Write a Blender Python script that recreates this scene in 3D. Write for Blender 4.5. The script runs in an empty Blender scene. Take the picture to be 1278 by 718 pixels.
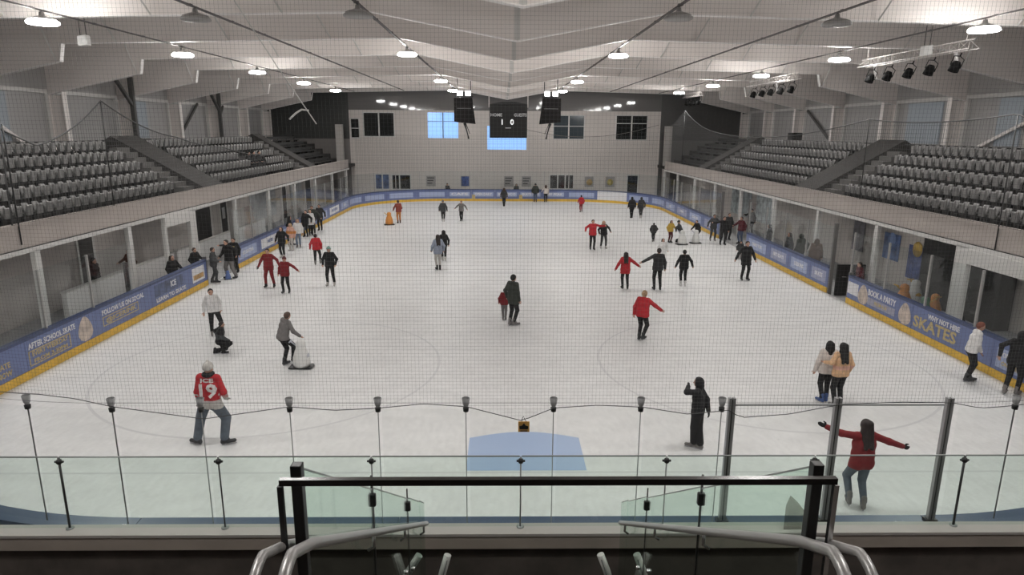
import bpy, bmesh, math, random
import numpy as np
from mathutils import Vector, Matrix
from mathutils.bvhtree import BVHTree
random.seed(7)
C = bpy.context.scene.collection
PI = math.pi

# ------------------------------------------------------------------ materials
MATS = {}
def mat(name, col, rough=.6, metal=0., var=0., scale=6., emit=None, spec=.5, bump=0., stretch=None):
    if name in MATS: return MATS[name]
    m = bpy.data.materials.new(name); m.use_nodes = True
    nt = m.node_tree; b = nt.nodes['Principled BSDF']
    b.inputs['Base Color'].default_value = (*col, 1)
    b.inputs['Roughness'].default_value = rough
    b.inputs['Metallic'].default_value = metal
    b.inputs['Specular IOR Level'].default_value = spec
    if emit:
        b.inputs['Emission Color'].default_value = (*emit[0], 1)
        b.inputs['Emission Strength'].default_value = emit[1]
    if var or bump:
        tc = nt.nodes.new('ShaderNodeTexCoord'); mp = nt.nodes.new('ShaderNodeMapping')
        if stretch: mp.inputs['Scale'].default_value = stretch
        nz = nt.nodes.new('ShaderNodeTexNoise'); nz.inputs['Scale'].default_value = scale
        nz.inputs['Detail'].default_value = 6
        nt.links.new(tc.outputs['Object'], mp.inputs['Vector']); nt.links.new(mp.outputs[0], nz.inputs['Vector'])
        if var:
            r = nt.nodes.new('ShaderNodeValToRGB')
            r.color_ramp.elements[0].position = .3; r.color_ramp.elements[1].position = .7
            r.color_ramp.elements[0].color = (*[c*(1-var) for c in col], 1)
            r.color_ramp.elements[1].color = (*[min(1, c*(1+var)) for c in col], 1)
            nt.links.new(nz.outputs['Fac'], r.inputs[0]); nt.links.new(r.outputs[0], b.inputs['Base Color'])
        if bump:
            bp = nt.nodes.new('ShaderNodeBump'); bp.inputs['Strength'].default_value = bump
            bp.inputs['Distance'].default_value = .02
            nt.links.new(nz.outputs['Fac'], bp.inputs['Height']); nt.links.new(bp.outputs[0], b.inputs['Normal'])
    MATS[name] = m
    return m

def glass(name, tint, ior=1.35, gloss=.8):
    if name in MATS: return MATS[name]
    m = bpy.data.materials.new(name); m.use_nodes = True
    nt = m.node_tree; nt.nodes.remove(nt.nodes['Principled BSDF'])
    out = nt.nodes['Material Output']
    t = nt.nodes.new('ShaderNodeBsdfTransparent'); t.inputs[0].default_value = (*tint, 1)
    g = nt.nodes.new('ShaderNodeBsdfGlossy'); g.inputs['Roughness'].default_value = .03
    g.inputs['Color'].default_value = (gloss, gloss, gloss, 1)
    lw = nt.nodes.new('ShaderNodeLayerWeight'); lw.inputs['Blend'].default_value = .5
    pw = nt.nodes.new('ShaderNodeMath'); pw.operation = 'POWER'; pw.inputs[1].default_value = 5
    f = nt.nodes.new('ShaderNodeMath'); f.operation = 'MULTIPLY_ADD'; f.inputs[1].default_value = .55; f.inputs[2].default_value = ((ior-1)/(ior+1))**2
    nt.links.new(lw.outputs['Facing'], pw.inputs[0]); nt.links.new(pw.outputs[0], f.inputs[0])
    mx = nt.nodes.new('ShaderNodeMixShader')
    nt.links.new(f.outputs[0], mx.inputs[0]); nt.links.new(t.outputs[0], mx.inputs[1]); nt.links.new(g.outputs[0], mx.inputs[2])
    nt.links.new(mx.outputs[0], out.inputs['Surface'])
    MATS[name] = m
    return m

# ------------------------------------------------------------------ mesh helpers
class MB:
    """collects shapes; build() links them as one mesh object"""
    def __init__(s): s.v = []; s.f = []; s.m = []; s.smooth = []
    def add(s, vs, fs, mi=0, smooth=False):
        b = len(s.v); s.v += [tuple(v) for v in vs]
        for f in fs: s.f.append(tuple(b+i for i in f)); s.m.append(mi); s.smooth.append(smooth)
        return s
    def box(s, x0, x1, y0, y1, z0, z1, mi=0):
        x0, x1 = min(x0, x1), max(x0, x1); y0, y1 = min(y0, y1), max(y0, y1); z0, z1 = min(z0, z1), max(z0, z1)
        return s.add([(x0,y0,z0),(x1,y0,z0),(x1,y1,z0),(x0,y1,z0),(x0,y0,z1),(x1,y0,z1),(x1,y1,z1),(x0,y1,z1)],
              [(3,2,1,0),(4,5,6,7),(0,1,5,4),(1,2,6,5),(2,3,7,6),(3,0,4,7)], mi)
    def bar(s, a, b, w, h, up=(0,0,1), mi=0):
        """rectangular bar from a to b, w across, h along up"""
        a, b, up = Vector(a), Vector(b), Vector(up)
        d = (b-a).normalized(); sd = d.cross(up)
        if sd.length < 1e-4: sd = d.cross(Vector((0,1,0)))
        sd.normalize(); u = sd.cross(d)
        vs = []
        for p in (a, b):
            for i, j in ((-1,-1),(1,-1),(1,1),(-1,1)): vs.append(p+sd*(i*w/2)+u*(j*h/2))
        return s.add(vs, [(3,2,1,0),(4,5,6,7),(0,1,5,4),(1,2,6,5),(2,3,7,6),(3,0,4,7)], mi)
    def tube(s, pts, r, n=8, mi=0, cap=True, smooth=True):
        pts = [Vector(p) for p in pts]; k = len(pts)
        rr = r if isinstance(r, (list, tuple)) else [r]*k
        vs = []; nrm = None
        for i, p in enumerate(pts):
            d = (pts[min(i+1, k-1)]-pts[max(i-1, 0)]).normalized()
            if nrm is None:
                nrm = d.cross(Vector((0,0,1)))
                if nrm.length < 1e-3: nrm = d.cross(Vector((0,1,0)))
            nrm = (nrm - d*nrm.dot(d)).normalized(); bn = d.cross(nrm)
            for j in range(n):
                a = 2*PI*j/n
                vs.append(p+nrm*(math.cos(a)*rr[i])+bn*(math.sin(a)*rr[i]))
        fs = [(i*n+j, i*n+(j+1)%n, (i+1)*n+(j+1)%n, (i+1)*n+j) for i in range(k-1) for j in range(n)]
        s.add(vs, fs, mi, smooth)
        if cap:
            b = len(s.v)-k*n
            s.f.append(tuple(b+j for j in reversed(range(n)))); s.f.append(tuple(b+(k-1)*n+j for j in range(n)))
            s.m += [mi, mi]; s.smooth += [False, False]
        return s
    def lathe(s, prof, c=(0,0,0), n=24, mi=0, axis='z', smooth=True):
        vs = []; k = len(prof); c = Vector(c)
        for r, h in prof:
            for j in range(n):
                a = 2*PI*j/n; x, y = math.cos(a)*r, math.sin(a)*r
                p = Vector((x, y, h)) if axis == 'z' else (Vector((h, x, y)) if axis == 'x' else Vector((y, h, x)))
                vs.append(c+p)
        fs = [(i*n+j, i*n+(j+1)%n, (i+1)*n+(j+1)%n, (i+1)*n+j) for i in range(k-1) for j in range(n)]
        return s.add(vs, fs, mi, smooth)
    def disc(s, c, r, n=24, mi=0, up=1):
        vs = [(c[0]+r*math.cos(2*PI*j/n), c[1]+r*math.sin(2*PI*j/n), c[2]) for j in range(n)]
        return s.add(vs, [tuple(range(n)) if up > 0 else tuple(reversed(range(n)))], mi)
    def prism(s, pts, axis, a, b, mi=0):
        """2D outline extruded along an axis from a to b (pts are the two other coordinates in xyz order)"""
        def P(p, t):
            return (t, p[0], p[1]) if axis == 'x' else ((p[0], t, p[1]) if axis == 'y' else (p[0], p[1], t))
        n = len(pts)
        vs = [P(p, a) for p in pts]+[P(p, b) for p in pts]
        fs = [tuple(reversed(range(n))), tuple(range(n, 2*n))]+[(i, (i+1)%n, n+(i+1)%n, n+i) for i in range(n)]
        return s.add(vs, fs, mi)
    def mesh(s, name, mats):
        me = bpy.data.meshes.new(name); me.from_pydata(s.v, [], s.f)
        for m in (mats if isinstance(mats, (list, tuple)) else [mats]): me.materials.append(m)
        me.polygons.foreach_set('material_index', s.m); me.polygons.foreach_set('use_smooth', s.smooth)
        bm = bmesh.new(); bm.from_mesh(me); bmesh.ops.recalc_face_normals(bm, faces=bm.faces); bm.to_mesh(me); bm.free()
        return me
    def build(s, name, mats, parent=None, bevel=0):
        o = bpy.data.objects.new(name, s.mesh(name, mats)); C.objects.link(o)
        if parent: o.parent = parent
        if bevel:
            md = o.modifiers.new('b', 'BEVEL'); md.width = bevel; md.segments = 2; md.limit_method = 'ANGLE'
        return o

def tag(o, label, cat, group=None, kind=None):
    o['label'] = label; o['category'] = cat
    if group: o['group'] = group
    if kind: o['kind'] = kind
    return o
def thing(name, label, cat, loc=(0,0,0), rz=0, group=None):
    o = bpy.data.objects.new(name, None); C.objects.link(o)
    o.location = loc; o.rotation_euler = (0, 0, rz); o.empty_display_size = .1
    return tag(o, label, cat, group)
def struct(name, mb, m, label, cat='structure', parent=None):
    o = mb.build(name, m, parent)
    return tag(o, label, cat, None, 'structure')
def copy_thing(src, loc=None, rz=None, label=None):
    r = src.copy(); C.objects.link(r)
    if loc is not None: r.location = loc
    if rz is not None: r.rotation_euler = (0, 0, rz)
    if label: r['label'] = label
    for ch in src.children:
        c = ch.copy(); C.objects.link(c); c.parent = r
        for g in ch.children:
            d = g.copy(); C.objects.link(d); d.parent = c
    return r
ORD = ['', 'first','second','third','fourth','fifth','sixth','seventh','eighth','ninth','tenth','eleventh','twelfth','thirteenth','fourteenth',
       'fifteenth','sixteenth','seventeenth','eighteenth','nineteenth','twentieth','twenty-first','twenty-second','twenty-third','twenty-fourth',
       'twenty-fifth','twenty-sixth','twenty-seventh','twenty-eighth']

def text_obj(name, txt, size, m, parent, mw, extrude=.004, align='CENTER', width=None, bold=.02):
    cu = bpy.data.curves.new('t', 'FONT'); cu.body = txt; cu.size = size; cu.extrude = extrude; cu.align_x = align; cu.align_y = 'CENTER'
    cu.offset = bold*size; cu.resolution_u = 2
    o = bpy.data.objects.new('t', cu); C.objects.link(o)
    dg = bpy.context.evaluated_depsgraph_get()
    me = bpy.data.meshes.new_from_object(o.evaluated_get(dg))
    bpy.data.objects.remove(o); bpy.data.curves.remove(cu)
    xs = [v.co.x for v in me.vertices]
    if width and xs:
        k = width/(max(xs)-min(xs))
        for v in me.vertices: v.co.x *= k
    me.transform(mw); me.materials.clear(); me.materials.append(m); me.name = name
    t = bpy.data.objects.new(name, me); C.objects.link(t)
    if parent: t.parent = parent
    return t

# ------------------------------------------------------------------ camera (fitted to the photograph)
FPX, PITCH, YAW, ROLL = 833.0, .2324, .0159, .0056
CAM = Vector((-.47, 0, 6.52))
fw = Vector((math.sin(YAW)*math.cos(PITCH), math.cos(YAW)*math.cos(PITCH), -math.sin(PITCH)))
rt0 = Vector((math.cos(YAW), -math.sin(YAW), 0)); up0 = rt0.cross(fw)
rt = rt0*math.cos(ROLL)+up0*math.sin(ROLL); upv = -rt0*math.sin(ROLL)+up0*math.cos(ROLL)
cd = bpy.data.cameras.new('camera'); cam = bpy.data.objects.new('camera', cd); C.objects.link(cam)
cd.sensor_width = 36; cd.sensor_fit = 'HORIZONTAL'; cd.lens = FPX/1278*36; cd.clip_end = 300; cd.clip_start = .05
M = Matrix((rt, upv, -fw)).transposed().to_4x4(); M.translation = CAM
cam.matrix_world = M
bpy.context.scene.camera = cam
def on_ice(u, v, z=0.):
    """the point at height z that a photograph pixel shows"""
    d = fw+rt*((u-639)/FPX)+upv*((359-v)/FPX)
    return CAM+d*((z-CAM.z)/d.z)

sc = bpy.context.scene
sc.view_settings.view_transform = 'Standard'; sc.view_settings.look = 'None'
sc.view_settings.gamma = 1; sc.view_settings.use_curve_mapping = False
sc.view_settings.exposure = 0.0
sc.cycles.transparent_max_bounces = 48
sc.cycles.max_bounces = 8; sc.cycles.diffuse_bounces = 4
w = bpy.data.worlds.new('world'); sc.world = w; w.use_nodes = True
w.node_tree.nodes['Background'].inputs[0].default_value = (.5, .62, .8, 1)
w.node_tree.nodes['Background'].inputs[1].default_value = .4
# ------------------------------------------------------------------ building shell
X0, XW, Y0, Y1 = 13.0, 22.5, 8.3, 62.6
YB, YF = -6.0, 65.2
m_ceil = mat('ceiling_sheet', (.89,.835,.80), .6, var=.04, scale=.4)
m_steel = mat('pale_steel_paint', (.83,.78,.75), .5)
m_flange = mat('rafter_flange_lit', (.90,.87,.85), .5)  # lighter than the web: light off the ice put into the colour
m_wall = mat('side_wall_panel', (.37,.36,.355), .6, var=.04, scale=.5)
m_wallfar = mat('far_wall_panel', (.62,.575,.54), .45, var=.03, scale=.6)
m_wallgloss = mat('glossy_grey_cladding', (.17,.165,.16), .05, spec=.5)
m_dark = mat('charcoal_cladding', (.04,.042,.04), .5, var=.1)
m_white = mat('white_paint', (.62,.61,.59), .5)
m_conc = mat('grey_concrete', (.21,.195,.18), .8, var=.12, scale=3)
m_concd = mat('shaded_concrete', (.075,.062,.054), .85, var=.3, scale=2.5)  # colour kept dark to stand for the unlit gallery
m_black = mat('black_metal', (.012,.012,.012), .4)
m_chrome = mat('brushed_steel', (.55,.55,.55), .25, metal=1)
m_rubber = mat('grey_rubber_floor', (.33,.33,.33), .7, var=.1)

struct('floor', MB().box(-23, 23, YB, YF+.3, -.4, -.06), m_rubber, 'grey floor of the hall beneath the rink and corridors', 'floor')
struct('ceiling', MB().prism([(-23,10.75),(0,11.0),(23,10.75),(23,10.95),(0,11.2),(-23,10.95)], 'y', YB, YF+.3), m_ceil,
       'pale low-pitched sheet roof lining above the steel frames', 'ceiling')
struct('wall_left', MB().box(-22.8, -22.5, YB, YF, -.06, 10.9), m_wall, 'grey panelled side wall above the left stand', 'wall')
struct('wall_right', MB().box(22.5, 22.8, YB, YF, -.06, 10.9), m_wall, 'grey panelled side wall above the right stand', 'wall')
struct('wall_back', MB().box(-22.8, 22.8, YB-.3, YB, -.06, 11.1), m_wall, 'grey wall behind the viewing gallery', 'wall')
# far wall: matt centre panel with true openings for the two bright windows
def far_wall():
    mb = MB(); mb2 = MB(); mb3 = MB()
    holes = [(-7.5,-4.6,5.7,8.05), (-1.86,1.86,4.66,6.9)]
    xs = sorted({-14.9,14.6,*[h[0] for h in holes],*[h[1] for h in holes]})
    for a, b in zip(xs[:-1], xs[1:]):
        hs = [h for h in holes if h[0] <= a+1e-6 and h[1] >= b-1e-6]
        if hs:
            mb.box(a, b, YF-.1, YF+.2, -.06, hs[0][2]); mb.box(a, b, YF-.1, YF+.2, hs[0][3], 8.25)
        else: mb.box(a, b, YF-.1, YF+.2, -.06, 8.25)
    mb2.box(-14.9, 14.6, YF-.1, YF+.2, 8.25, 11.1)
    mb3.box(-22.8, -14.9, YF-.1, YF+.2, -.06, 11); mb3.box(14.6, 22.8, YF-.1, YF+.2, -.06, 11)
    struct('wall_far', mb, m_wallfar, 'pale grey end wall beyond the far boards', 'wall')
    struct('trim_1', mb2, m_wallgloss, 'glossy grey cladding band under the roof on the end wall mirroring lamps', 'cladding')
    a = MB().box(-22.8, -14.9, YF-.12, YF+.2, 5.6, 11)
    struct('wall_far_dark', a, m_dark, 'charcoal upper wall at the far end above the left stand', 'wall')
    a = MB().box(14.6, 22.8, YF-.12, YF+.2, 5.6, 11)
    struct('wall_far_dark', a, mat('dark_grey_cladding', (.085,.083,.08), .5, var=.06), 'dark grey upper wall at the far end above the right stand', 'wall')
    b = MB().box(-22.8, -14.9, YF-.1, YF+.2, -.06, 5.6)
    struct('wall_far_lower', b, mat('far_lower_left', (.20,.185,.175), .6), 'grey lower end wall beyond the left stand', 'wall')
    b = MB().box(14.6, 22.8, YF-.1, YF+.2, -.06, 5.6)
    struct('wall_far_lower', b, mat('far_lower_right', (.13,.125,.12), .6), 'grey lower end wall beyond the right stand', 'wall')
far_wall()
m_sky = mat('sky_pane', (.1,.2,.4), .1, emit=((.33,.58,1.0), 1.05))
m_dglass = mat('dark_window_glass', (.012,.014,.014), .08)
m_bglass = mat('blue_grey_window_glass', (.045,.06,.07), .1)
def window(n, x0, x1, z0, z1, pane, label, bars=((.5, 0),), frame=m_white, y=YF-.1):
    f = MB(); t = .09
    f.box(x0-t, x1+t, y-.06, y+.02, z0-t, z0); f.box(x0-t, x1+t, y-.06, y+.02, z1, z1+t)
    f.box(x0-t, x0, y-.06, y+.02, z0, z1); f.box(x1, x1+t, y-.06, y+.02, z0, z1)
    for fx, fz in bars:
        if fx: f.box(x0+fx*(x1-x0)-.06, x0+fx*(x1-x0)+.06, y-.05, y+.01, z0, z1)
        if fz: f.box(x0, x1, y-.04, y+.01, z0+fz*(z1-z0)-.03, z0+fz*(z1-z0)+.03)
    o = struct('window_%d' % n, f, frame, label, 'window')
    MB().box(x0, x1, y-.015, y+.005, z0, z1).build('pane', pane, o)
    return o
window(1, -14.72, -14.0, 5.72, 7.42, m_dglass, 'narrow dark window at the left of the end wall', ((0,.5),))
window(2, -13.5, -10.7, 5.85, 7.98, m_dglass, 'two-pane dark window above the far left boards')
m_blueframe = mat('blue_window_frame', (.25,.36,.55), .5)  # one plain blue for this window's frame
window(3, -7.5, -4.62, 5.7, 8.05, m_sky, 'bright sky-blue window with a cross bar beside the hanging speaker', ((.5,.66),), m_blueframe, YF)
window(4, -1.86, 1.86, 4.66, 6.85, m_sky, 'wide bright sky-blue window below the scoreboard', (), m_white, YF)
window(5, 4.45, 7.3, 5.7, 7.82, m_bglass, 'two-pane blue-grey window right of the scoreboard', ((.5,0),(0,.55)))
window(6, 10.4, 13.3, 5.66, 7.84, m_dglass, 'two-pane dark window nearest the right stand', ((.5,0),(0,.68)))
window(7, -12.6, -11.35, .9, 2.25, mat('shop_glass', (.10,.14,.25), .2, var=.6, scale=2), 'lower kiosk window with blue displays beyond the far boards')
window(8, -11.0, -9.3, .9, 2.2, m_dglass, 'dark lower kiosk window beyond the far boards', ((.4,0),))
window(9, 4.2, 6.4, 1.0, 2.25, mat('kiosk_dark', (.05,.05,.05), .2, var=.9, scale=3), 'three-pane pale framed window low on the end wall', ((.33,0),(.66,0)))
d = MB(); d.box(11.6,11.7,YF-.16,YF-.1,0,2.35); d.box(12.65,12.75,YF-.16,YF-.1,0,2.35); d.box(11.6,12.75,YF-.16,YF-.1,2.25,2.35)
d = struct('door_1', d, m_white, 'white framed dark door in the end wall at the far right', 'door')
MB().box(11.7,12.65,YF-.14,YF-.1,0,2.25).build('leaf', m_dglass, d)
# posters on the far wall
for i,(x,col,lab) in enumerate(((-7.3,(.30,.28,.26),'small grey notice on the end wall right of the kiosk window'),(-4.0,(.06,.10,.28),'blue poster on the end wall'),
     (0.2,(.28,.26,.25),'grey notice with dark lines on the end wall behind the far boards'),(1.9,(.32,.31,.30),'pale notice on the end wall right of the centre'),
     (8.0,(.38,.26,.10),'orange-centred poster on the end wall'),(10.0,(.42,.34,.10),'yellow-centred poster on the end wall near the door'))):
    o = MB().box(x-.45, x+.45, YF-.13, YF-.1, 1.15, 2.15).build('poster_picture', mat('poster_frame', (.33,.31,.30), .5)); tag(o, lab, 'poster')
    q = MB()
    if i in (0,2,3):
        for k in range(3): q.box(x-.35, x+.32-.1*k, YF-.14, YF-.129, 1.9-.25*k, 2.0-.25*k)
        q.build('print', mat('notice_ink', (.05,.05,.05), .6), o)
    elif i == 1: q.box(x-.36, x+.36, YF-.14, YF-.129, 1.2, 2.1); q.build('print', mat('poster_blue', col, .5, var=.4, scale=4), o)
    else: q.lathe([(0,-.015),(.3,-.015),(.3,.0)], (x, YF-.128, 1.6), 16, 0, 'y'); q.build('print', mat('poster_%d' % i, col, .5, var=.3, scale=5), o)

# steel frames: columns with a tapered haunch, rafters deepening to the ridge
FR = [10, 16, 22, 28, 34, 40, 46, 52, 58, 63.6]
for i, y in enumerate(FR):
    near = ORD[i+1]
    for sx, side in ((-1,'left'),(1,'right')):
        c = MB()
        c.box(sx*21.75, sx*22.42, y-.012, y+.012, 0, 8.03); c.box(sx*21.72, sx*21.76, y-.17, y+.17, 0, 8.18); c.box(sx*22.42, sx*22.5, y-.17, y+.17, 0, 8.03)
        struct('column', c, m_steel if sx > 0 or y not in (40,52) else m_steel, '%s grey steel column from the gallery along the %s wall' % (near, side), 'column')
    r = MB()
    out = [(-22.5,8.05),(-17.9,9.05),(-17.75,9.72),(-4.5,10.02),(0,9.2),(4.5,10.02),(17.75,9.72),(17.9,9.05),(22.5,8.05),(22.5,10.8),(0,11.05),(-22.5,10.8)]
    # web in convex pieces
    for p in ([(-22.5,8.05),(-17.9,9.05),(-17.9,10.82),(-22.5,10.8)], [(-17.9,9.72),(-4.5,10.02),(-4.5,11.0),(-17.9,10.84)], [(-4.5,10.02),(0,9.2),(0,11.05),(-4.5,11.0)],
              [(0,9.2),(4.5,10.02),(4.5,11.0),(0,11.05)], [(4.5,10.02),(17.9,9.72),(17.9,10.84),(4.5,11.0)], [(17.9,9.05),(22.5,8.05),(22.5,10.8),(17.9,10.82)]):
        r.prism(p, 'y', y-.012, y+.012)
    for a, b in zip(out[:8], out[1:9]): r.bar((a[0],y,a[1]), (b[0],y,b[1]), .24, .035, (0,0,1), 1)
    rb = struct('roof_beam', r, [m_steel, m_flange], '%s pale steel rafter from the gallery with a deep centre ridge' % near, 'roof beam')
    for sx in (-1, 1):
        for x in (18.05, 15.6, 11.2, 7.2):
            zz = 9.08 if x > 18 else 10.02-(x-4.5)*.0226
            MB().bar((sx*x, y-.1, zz), (sx*(x+.42), y-.35, 10.78), .05, .05).build('fly_brace', m_white, rb)
    MB().box(-.09, .09, y-.03, y-.012, 9.2, 11.0).build('ridge_plate', m_white, rb)
# wall girts, panel trims
for sx, side in ((-1,'left'),(1,'right')):
    g = MB()
    for a, b in zip(FR[:-1], FR[1:]):
        g.box(sx*22.36, sx*22.5, a+.25, b-.25, 8.1, 8.28); g.box(sx*22.36, sx*22.5, b-.42, b-.25, 5.2, 8.1); g.box(sx*22.40, sx*22.5, a+.25, a+.36, 5.2, 8.1)
    struct('trim_2', g, m_white, 'pale rails and jambs framing the %s wall panels' % side, 'wall trim')
m_brace = mat('dark_grey_brace', (.07,.068,.065), .6)
for i,(a,b,lab) in enumerate((((-22.3,30.3,6.5),(-22.3,32.2,5.4),'left wall diagonal brace nearest the gallery'),((-22.3,49.9,8.2),(-22.3,46.3,5.6),'left wall diagonal brace rising away from the gallery, middle bay'),
     ((-22.3,54.4,8.2),(-22.3,52.2,5.6),'left wall diagonal brace in the farthest braced bay'),((22.3,51.1,8.0),(22.3,46.6,5.6),'right wall diagonal brace above the middle seat block'),((22.3,28.4,7.4),(22.3,33.6,5.3),'right wall diagonal brace nearest the gallery'))):
    mb = MB(); mb.bar(a, b, .12, .14); mb2 = MB()
    tag(mb.build('wall_brace', m_brace if i not in (0,4) else m_steel), lab, 'brace')
for y in (40, 52):
    o = MB().bar((-21.5,y-.28,9.3),(-21.5,y-.28,4.9),.22,.22).build('dark_prop', m_brace); tag(o, 'dark vertical prop beside the left wall at the %s braced column' % ('nearer' if y == 40 else 'farther'), 'prop')
    MB().bar((-21.5,y-1.9,9.2),(-21.5,y-.28,7.7),.16,.16).build('knee_brace', m_brace, o)
for sx, spots in ((-1, ((28.6,31.0),(41.3,43.0))), (1, ((35.6,38.6),(30,31.5)))):
    for a, b in spots:
        o = MB().box(sx*22.44, sx*22.5, a, b, 5.9, 8.05).build('window_10', mat('daylight_panel', (.3,.33,.36), .6, emit=((.5,.6,.7), .045)))
        tag(o, 'bluish translucent daylight panel in the %s wall between columns, %s' % ('left' if sx < 0 else 'right', 'nearer one' if (a, b) in ((28.6,31.0),(30,31.5)) else 'farther one'), 'window', None, 'structure')
# white corner posts at the far end
for x, lab in ((-15.3,'pale square post beside the far left corner of the rink'),(14.8,'pale square post beside the far right corner of the rink')):
    struct('column_corner', MB().box(x-.3, x+.3, 62.4, 63, -.06, 6.9), mat('post_paint', (.36,.34,.32), .6), lab, 'post')

# ------------------------------------------------------------------ lamps
m_lens = mat('lamp_lens', (1,1,1), .5, emit=((1.0,.985,.96), 122.0))
m_lens_off = mat('lamp_lens_dark', (.34,.33,.32), .4)
m_refr = mat('lamp_refractor', (1,1,1), .5, emit=((1.0,.985,.96), 115.0))
m_house = mat('lamp_housing', (.30,.29,.28), .4)
def lamp_proto(lit):
    t = thing('high_bay_lamp', 'lamp', 'lamp')
    MB().lathe([(.0,.30),(.06,.30),(.08,.20),(.22,.15),(.36,.10),(.36,.085),(.0,.085)], n=16).build('housing', m_house, t)
    MB().lathe([(.34,.084),(.40,.05),(.41,.03),(.335,.03)], n=16).build('refractor', m_refr if lit else m_lens_off, t)
    MB().lathe([(.41,.028),(.42,.0),(.38,-.035),(.25,-.05),(0,-.06)], n=16).build('lens', m_lens if lit else m_lens_off, t)
    MB().tube([(0,0,.29),(0,0,.318)], .02, 6).build('hanger', m_black, t)
    return t
LAMPS = []
for sx, side in ((-1,'left'),(1,'right')):
    for i, y in enumerate((3, 11.9, 20.5, 29.1, 37.7, 46.3, 55.0)): LAMPS.append((sx*13.6, y, 9.41, True, '%s outer row, %s from the gallery end' % (side, ORD[i+1])))
    for i, (y, lit) in enumerate(((4, True), (12, True), (20.2, False), (30.3, True), (46.5, True), (58, True))): LAMPS.append((sx*4.55, y, 9.62, lit, '%s inner row, %s from the gallery end' % (side, ORD[i+1])))
    LAMPS.append((sx*9.2, 20.4, 9.52, False, '%s middle row' % side))
protos = {}
for x, y, z, lit, lab in LAMPS:
    full = ('lit' if lit else 'unlit')+' round high-bay lamp in the '+lab
    if lit not in protos:
        t = lamp_proto(lit); protos[lit] = t; t.location = (x, y, z); t['label'] = full
    else: t = copy_thing(protos[lit], (x, y, z), 0, full)
    t['group'] = 'high-bay lamps under the roof'
# cable runs above the lamp rows
for x, lab in ((-13.6,'left outer'),(-9.2,'left middle'),(-4.55,'left inner'),(4.55,'right inner'),(9.2,'right middle'),(13.6,'right outer')):
    z = 10.02-(abs(x)-4.5)*.0226-.055
    mb = MB(); hw = .028 if abs(x) > 12 else .045; mb.box(x-hw, x+hw, 6, 62, z-.02, z+.02)
    for k in range(18): mb.box(x-hw*1.5, x+hw*1.5, 8+3*k, 8.12+3*k, z-.022, z+.03)
    tag(mb.build('cable_tray', mat('cable_tray_grey', (.11,.10,.10), .6)), 'dark cable tray along the %s lamp row' % lab, 'cable tray')
# small white units near the roof
for x, y, lab in ((-14.2,23.4,'small white box lamp hanging under the roof at upper left'),(14.3,24.3,'small white box lamp hanging under the roof at upper right')):
    t = thing('box_light', lab, 'lamp', (x, y, 9.2))
    MB().prism([(-.16,-.1),(.16,-.06),(.16,.26),(-.16,.22)], 'y', -.12, .12).build('housing', mat('box_white', (.75,.74,.72), .4), t, .02)
    mb = MB()
    for k in (-.1, .1): mb.tube([(k,0,.25),(k,0,.9)], .012, 6)
    mb.build('hanger', m_black, t)
# black spotlights on trusses over the right stand
m_spot = mat('spot_black', (.006,.006,.006), .7, spec=.15)
def spotlight(label):
    t = thing('spotlight', label, 'spotlight', group='black spotlights over the right stand')
    MB().lathe([(0,.17),(.10,.17),(.15,.08),(.17,-.17),(.15,-.17),(.0,-.12)], n=14).build('can', m_spot, t)
    y = MB(); y.tube([(-.19,0,0),(-.19,0,.3),(0,0,.36),(.19,0,.3),(.19,0,0)], .018, 6); y.tube([(0,0,.36),(0,0,.47)], .025, 6)
    y.build('yoke', m_spot, t)
    return t
sp0 = None
for name, ys, zz, x in (('near', (23.7,25.1,26.4,27.8,29.1), 8.7, 15.0), ('middle', (37.0,38.4,39.8,41.1,42.5), 8.7, 15.0), ('far', (55.5,56.6,57.7,58.8), 8.75, 15.3)):
    tr = MB(); a, b = ys[0]-.8, ys[-1]+.8; z0 = zz+.5
    for dx, dz in ((-.18,0),(.18,0),(0,.3)): tr.tube([(x+dx,a,z0+dz),(x+dx,b,z0+dz)], .022, 6)
    n = int((b-a)/.5)
    for k in range(n):
        p, q = a+(b-a)*k/n, a+(b-a)*(k+1)/n
        for dx in (-.18, .18): tr.tube([(x+dx,p,z0),(x,(p+q)/2,z0+.3)], .010, 5); tr.tube([(x,(p+q)/2,z0+.3),(x+dx,q,z0)], .010, 5)
        tr.tube([(x-.18,p,z0),(x+.18,q,z0)], .010, 5)
    for y in (a+.4, b-.4): tr.tube([(x,y,z0+.3),(x,y,10.7)], .012, 5)
    tag(tr.build('lighting_truss', m_steel), 'pale lattice truss carrying the %s set of black spotlights' % name, 'truss')
    for i, y in enumerate(ys):
        lab = '%s black spotlight of the %s set over the right stand' % (ORD[i+1], name)
        if sp0 is None: sp0 = spotlight(lab); s = sp0
        else: s = copy_thing(sp0, None, None, lab)
        s.location = (x, y, zz); s.rotation_euler = (0, .35, 0)
# scoreboard
t = thing('scoreboard', 'black scoreboard with white digits hanging from the ridge at the far end', 'scoreboard', (.06, 57, 0))
MB().box(-1.55, 1.55, -.25, .25, 5.85, 8.55).build('cabinet', mat('scoreboard_black', (.010,.010,.010), .35), t, .03)
MB().prism([(-1.55,8.56),(1.55,8.56),(.5,8.75),(-.5,8.75)], 'y', -.25, .25).build('hood', mat('hood_dark', (.03,.03,.03), .5), t)
rx = Matrix.Rotation(PI/2, 4, 'X')
m_led = mat('led_white', (.8,.8,.8), .5, emit=((1,1,1), .8)); m_ledd = mat('led_grey', (.55,.55,.55), .5, emit=((1,1,1), .12))
text_obj('home_lettering', 'HOME', .34, m_ledd, t, Matrix.Translation((-1.0,-.26,7.68))@rx)
text_obj('guests_lettering', 'GUESTS', .34, m_ledd, t, Matrix.Translation((.98,-.26,7.68))@rx, width=1.05)
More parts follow.
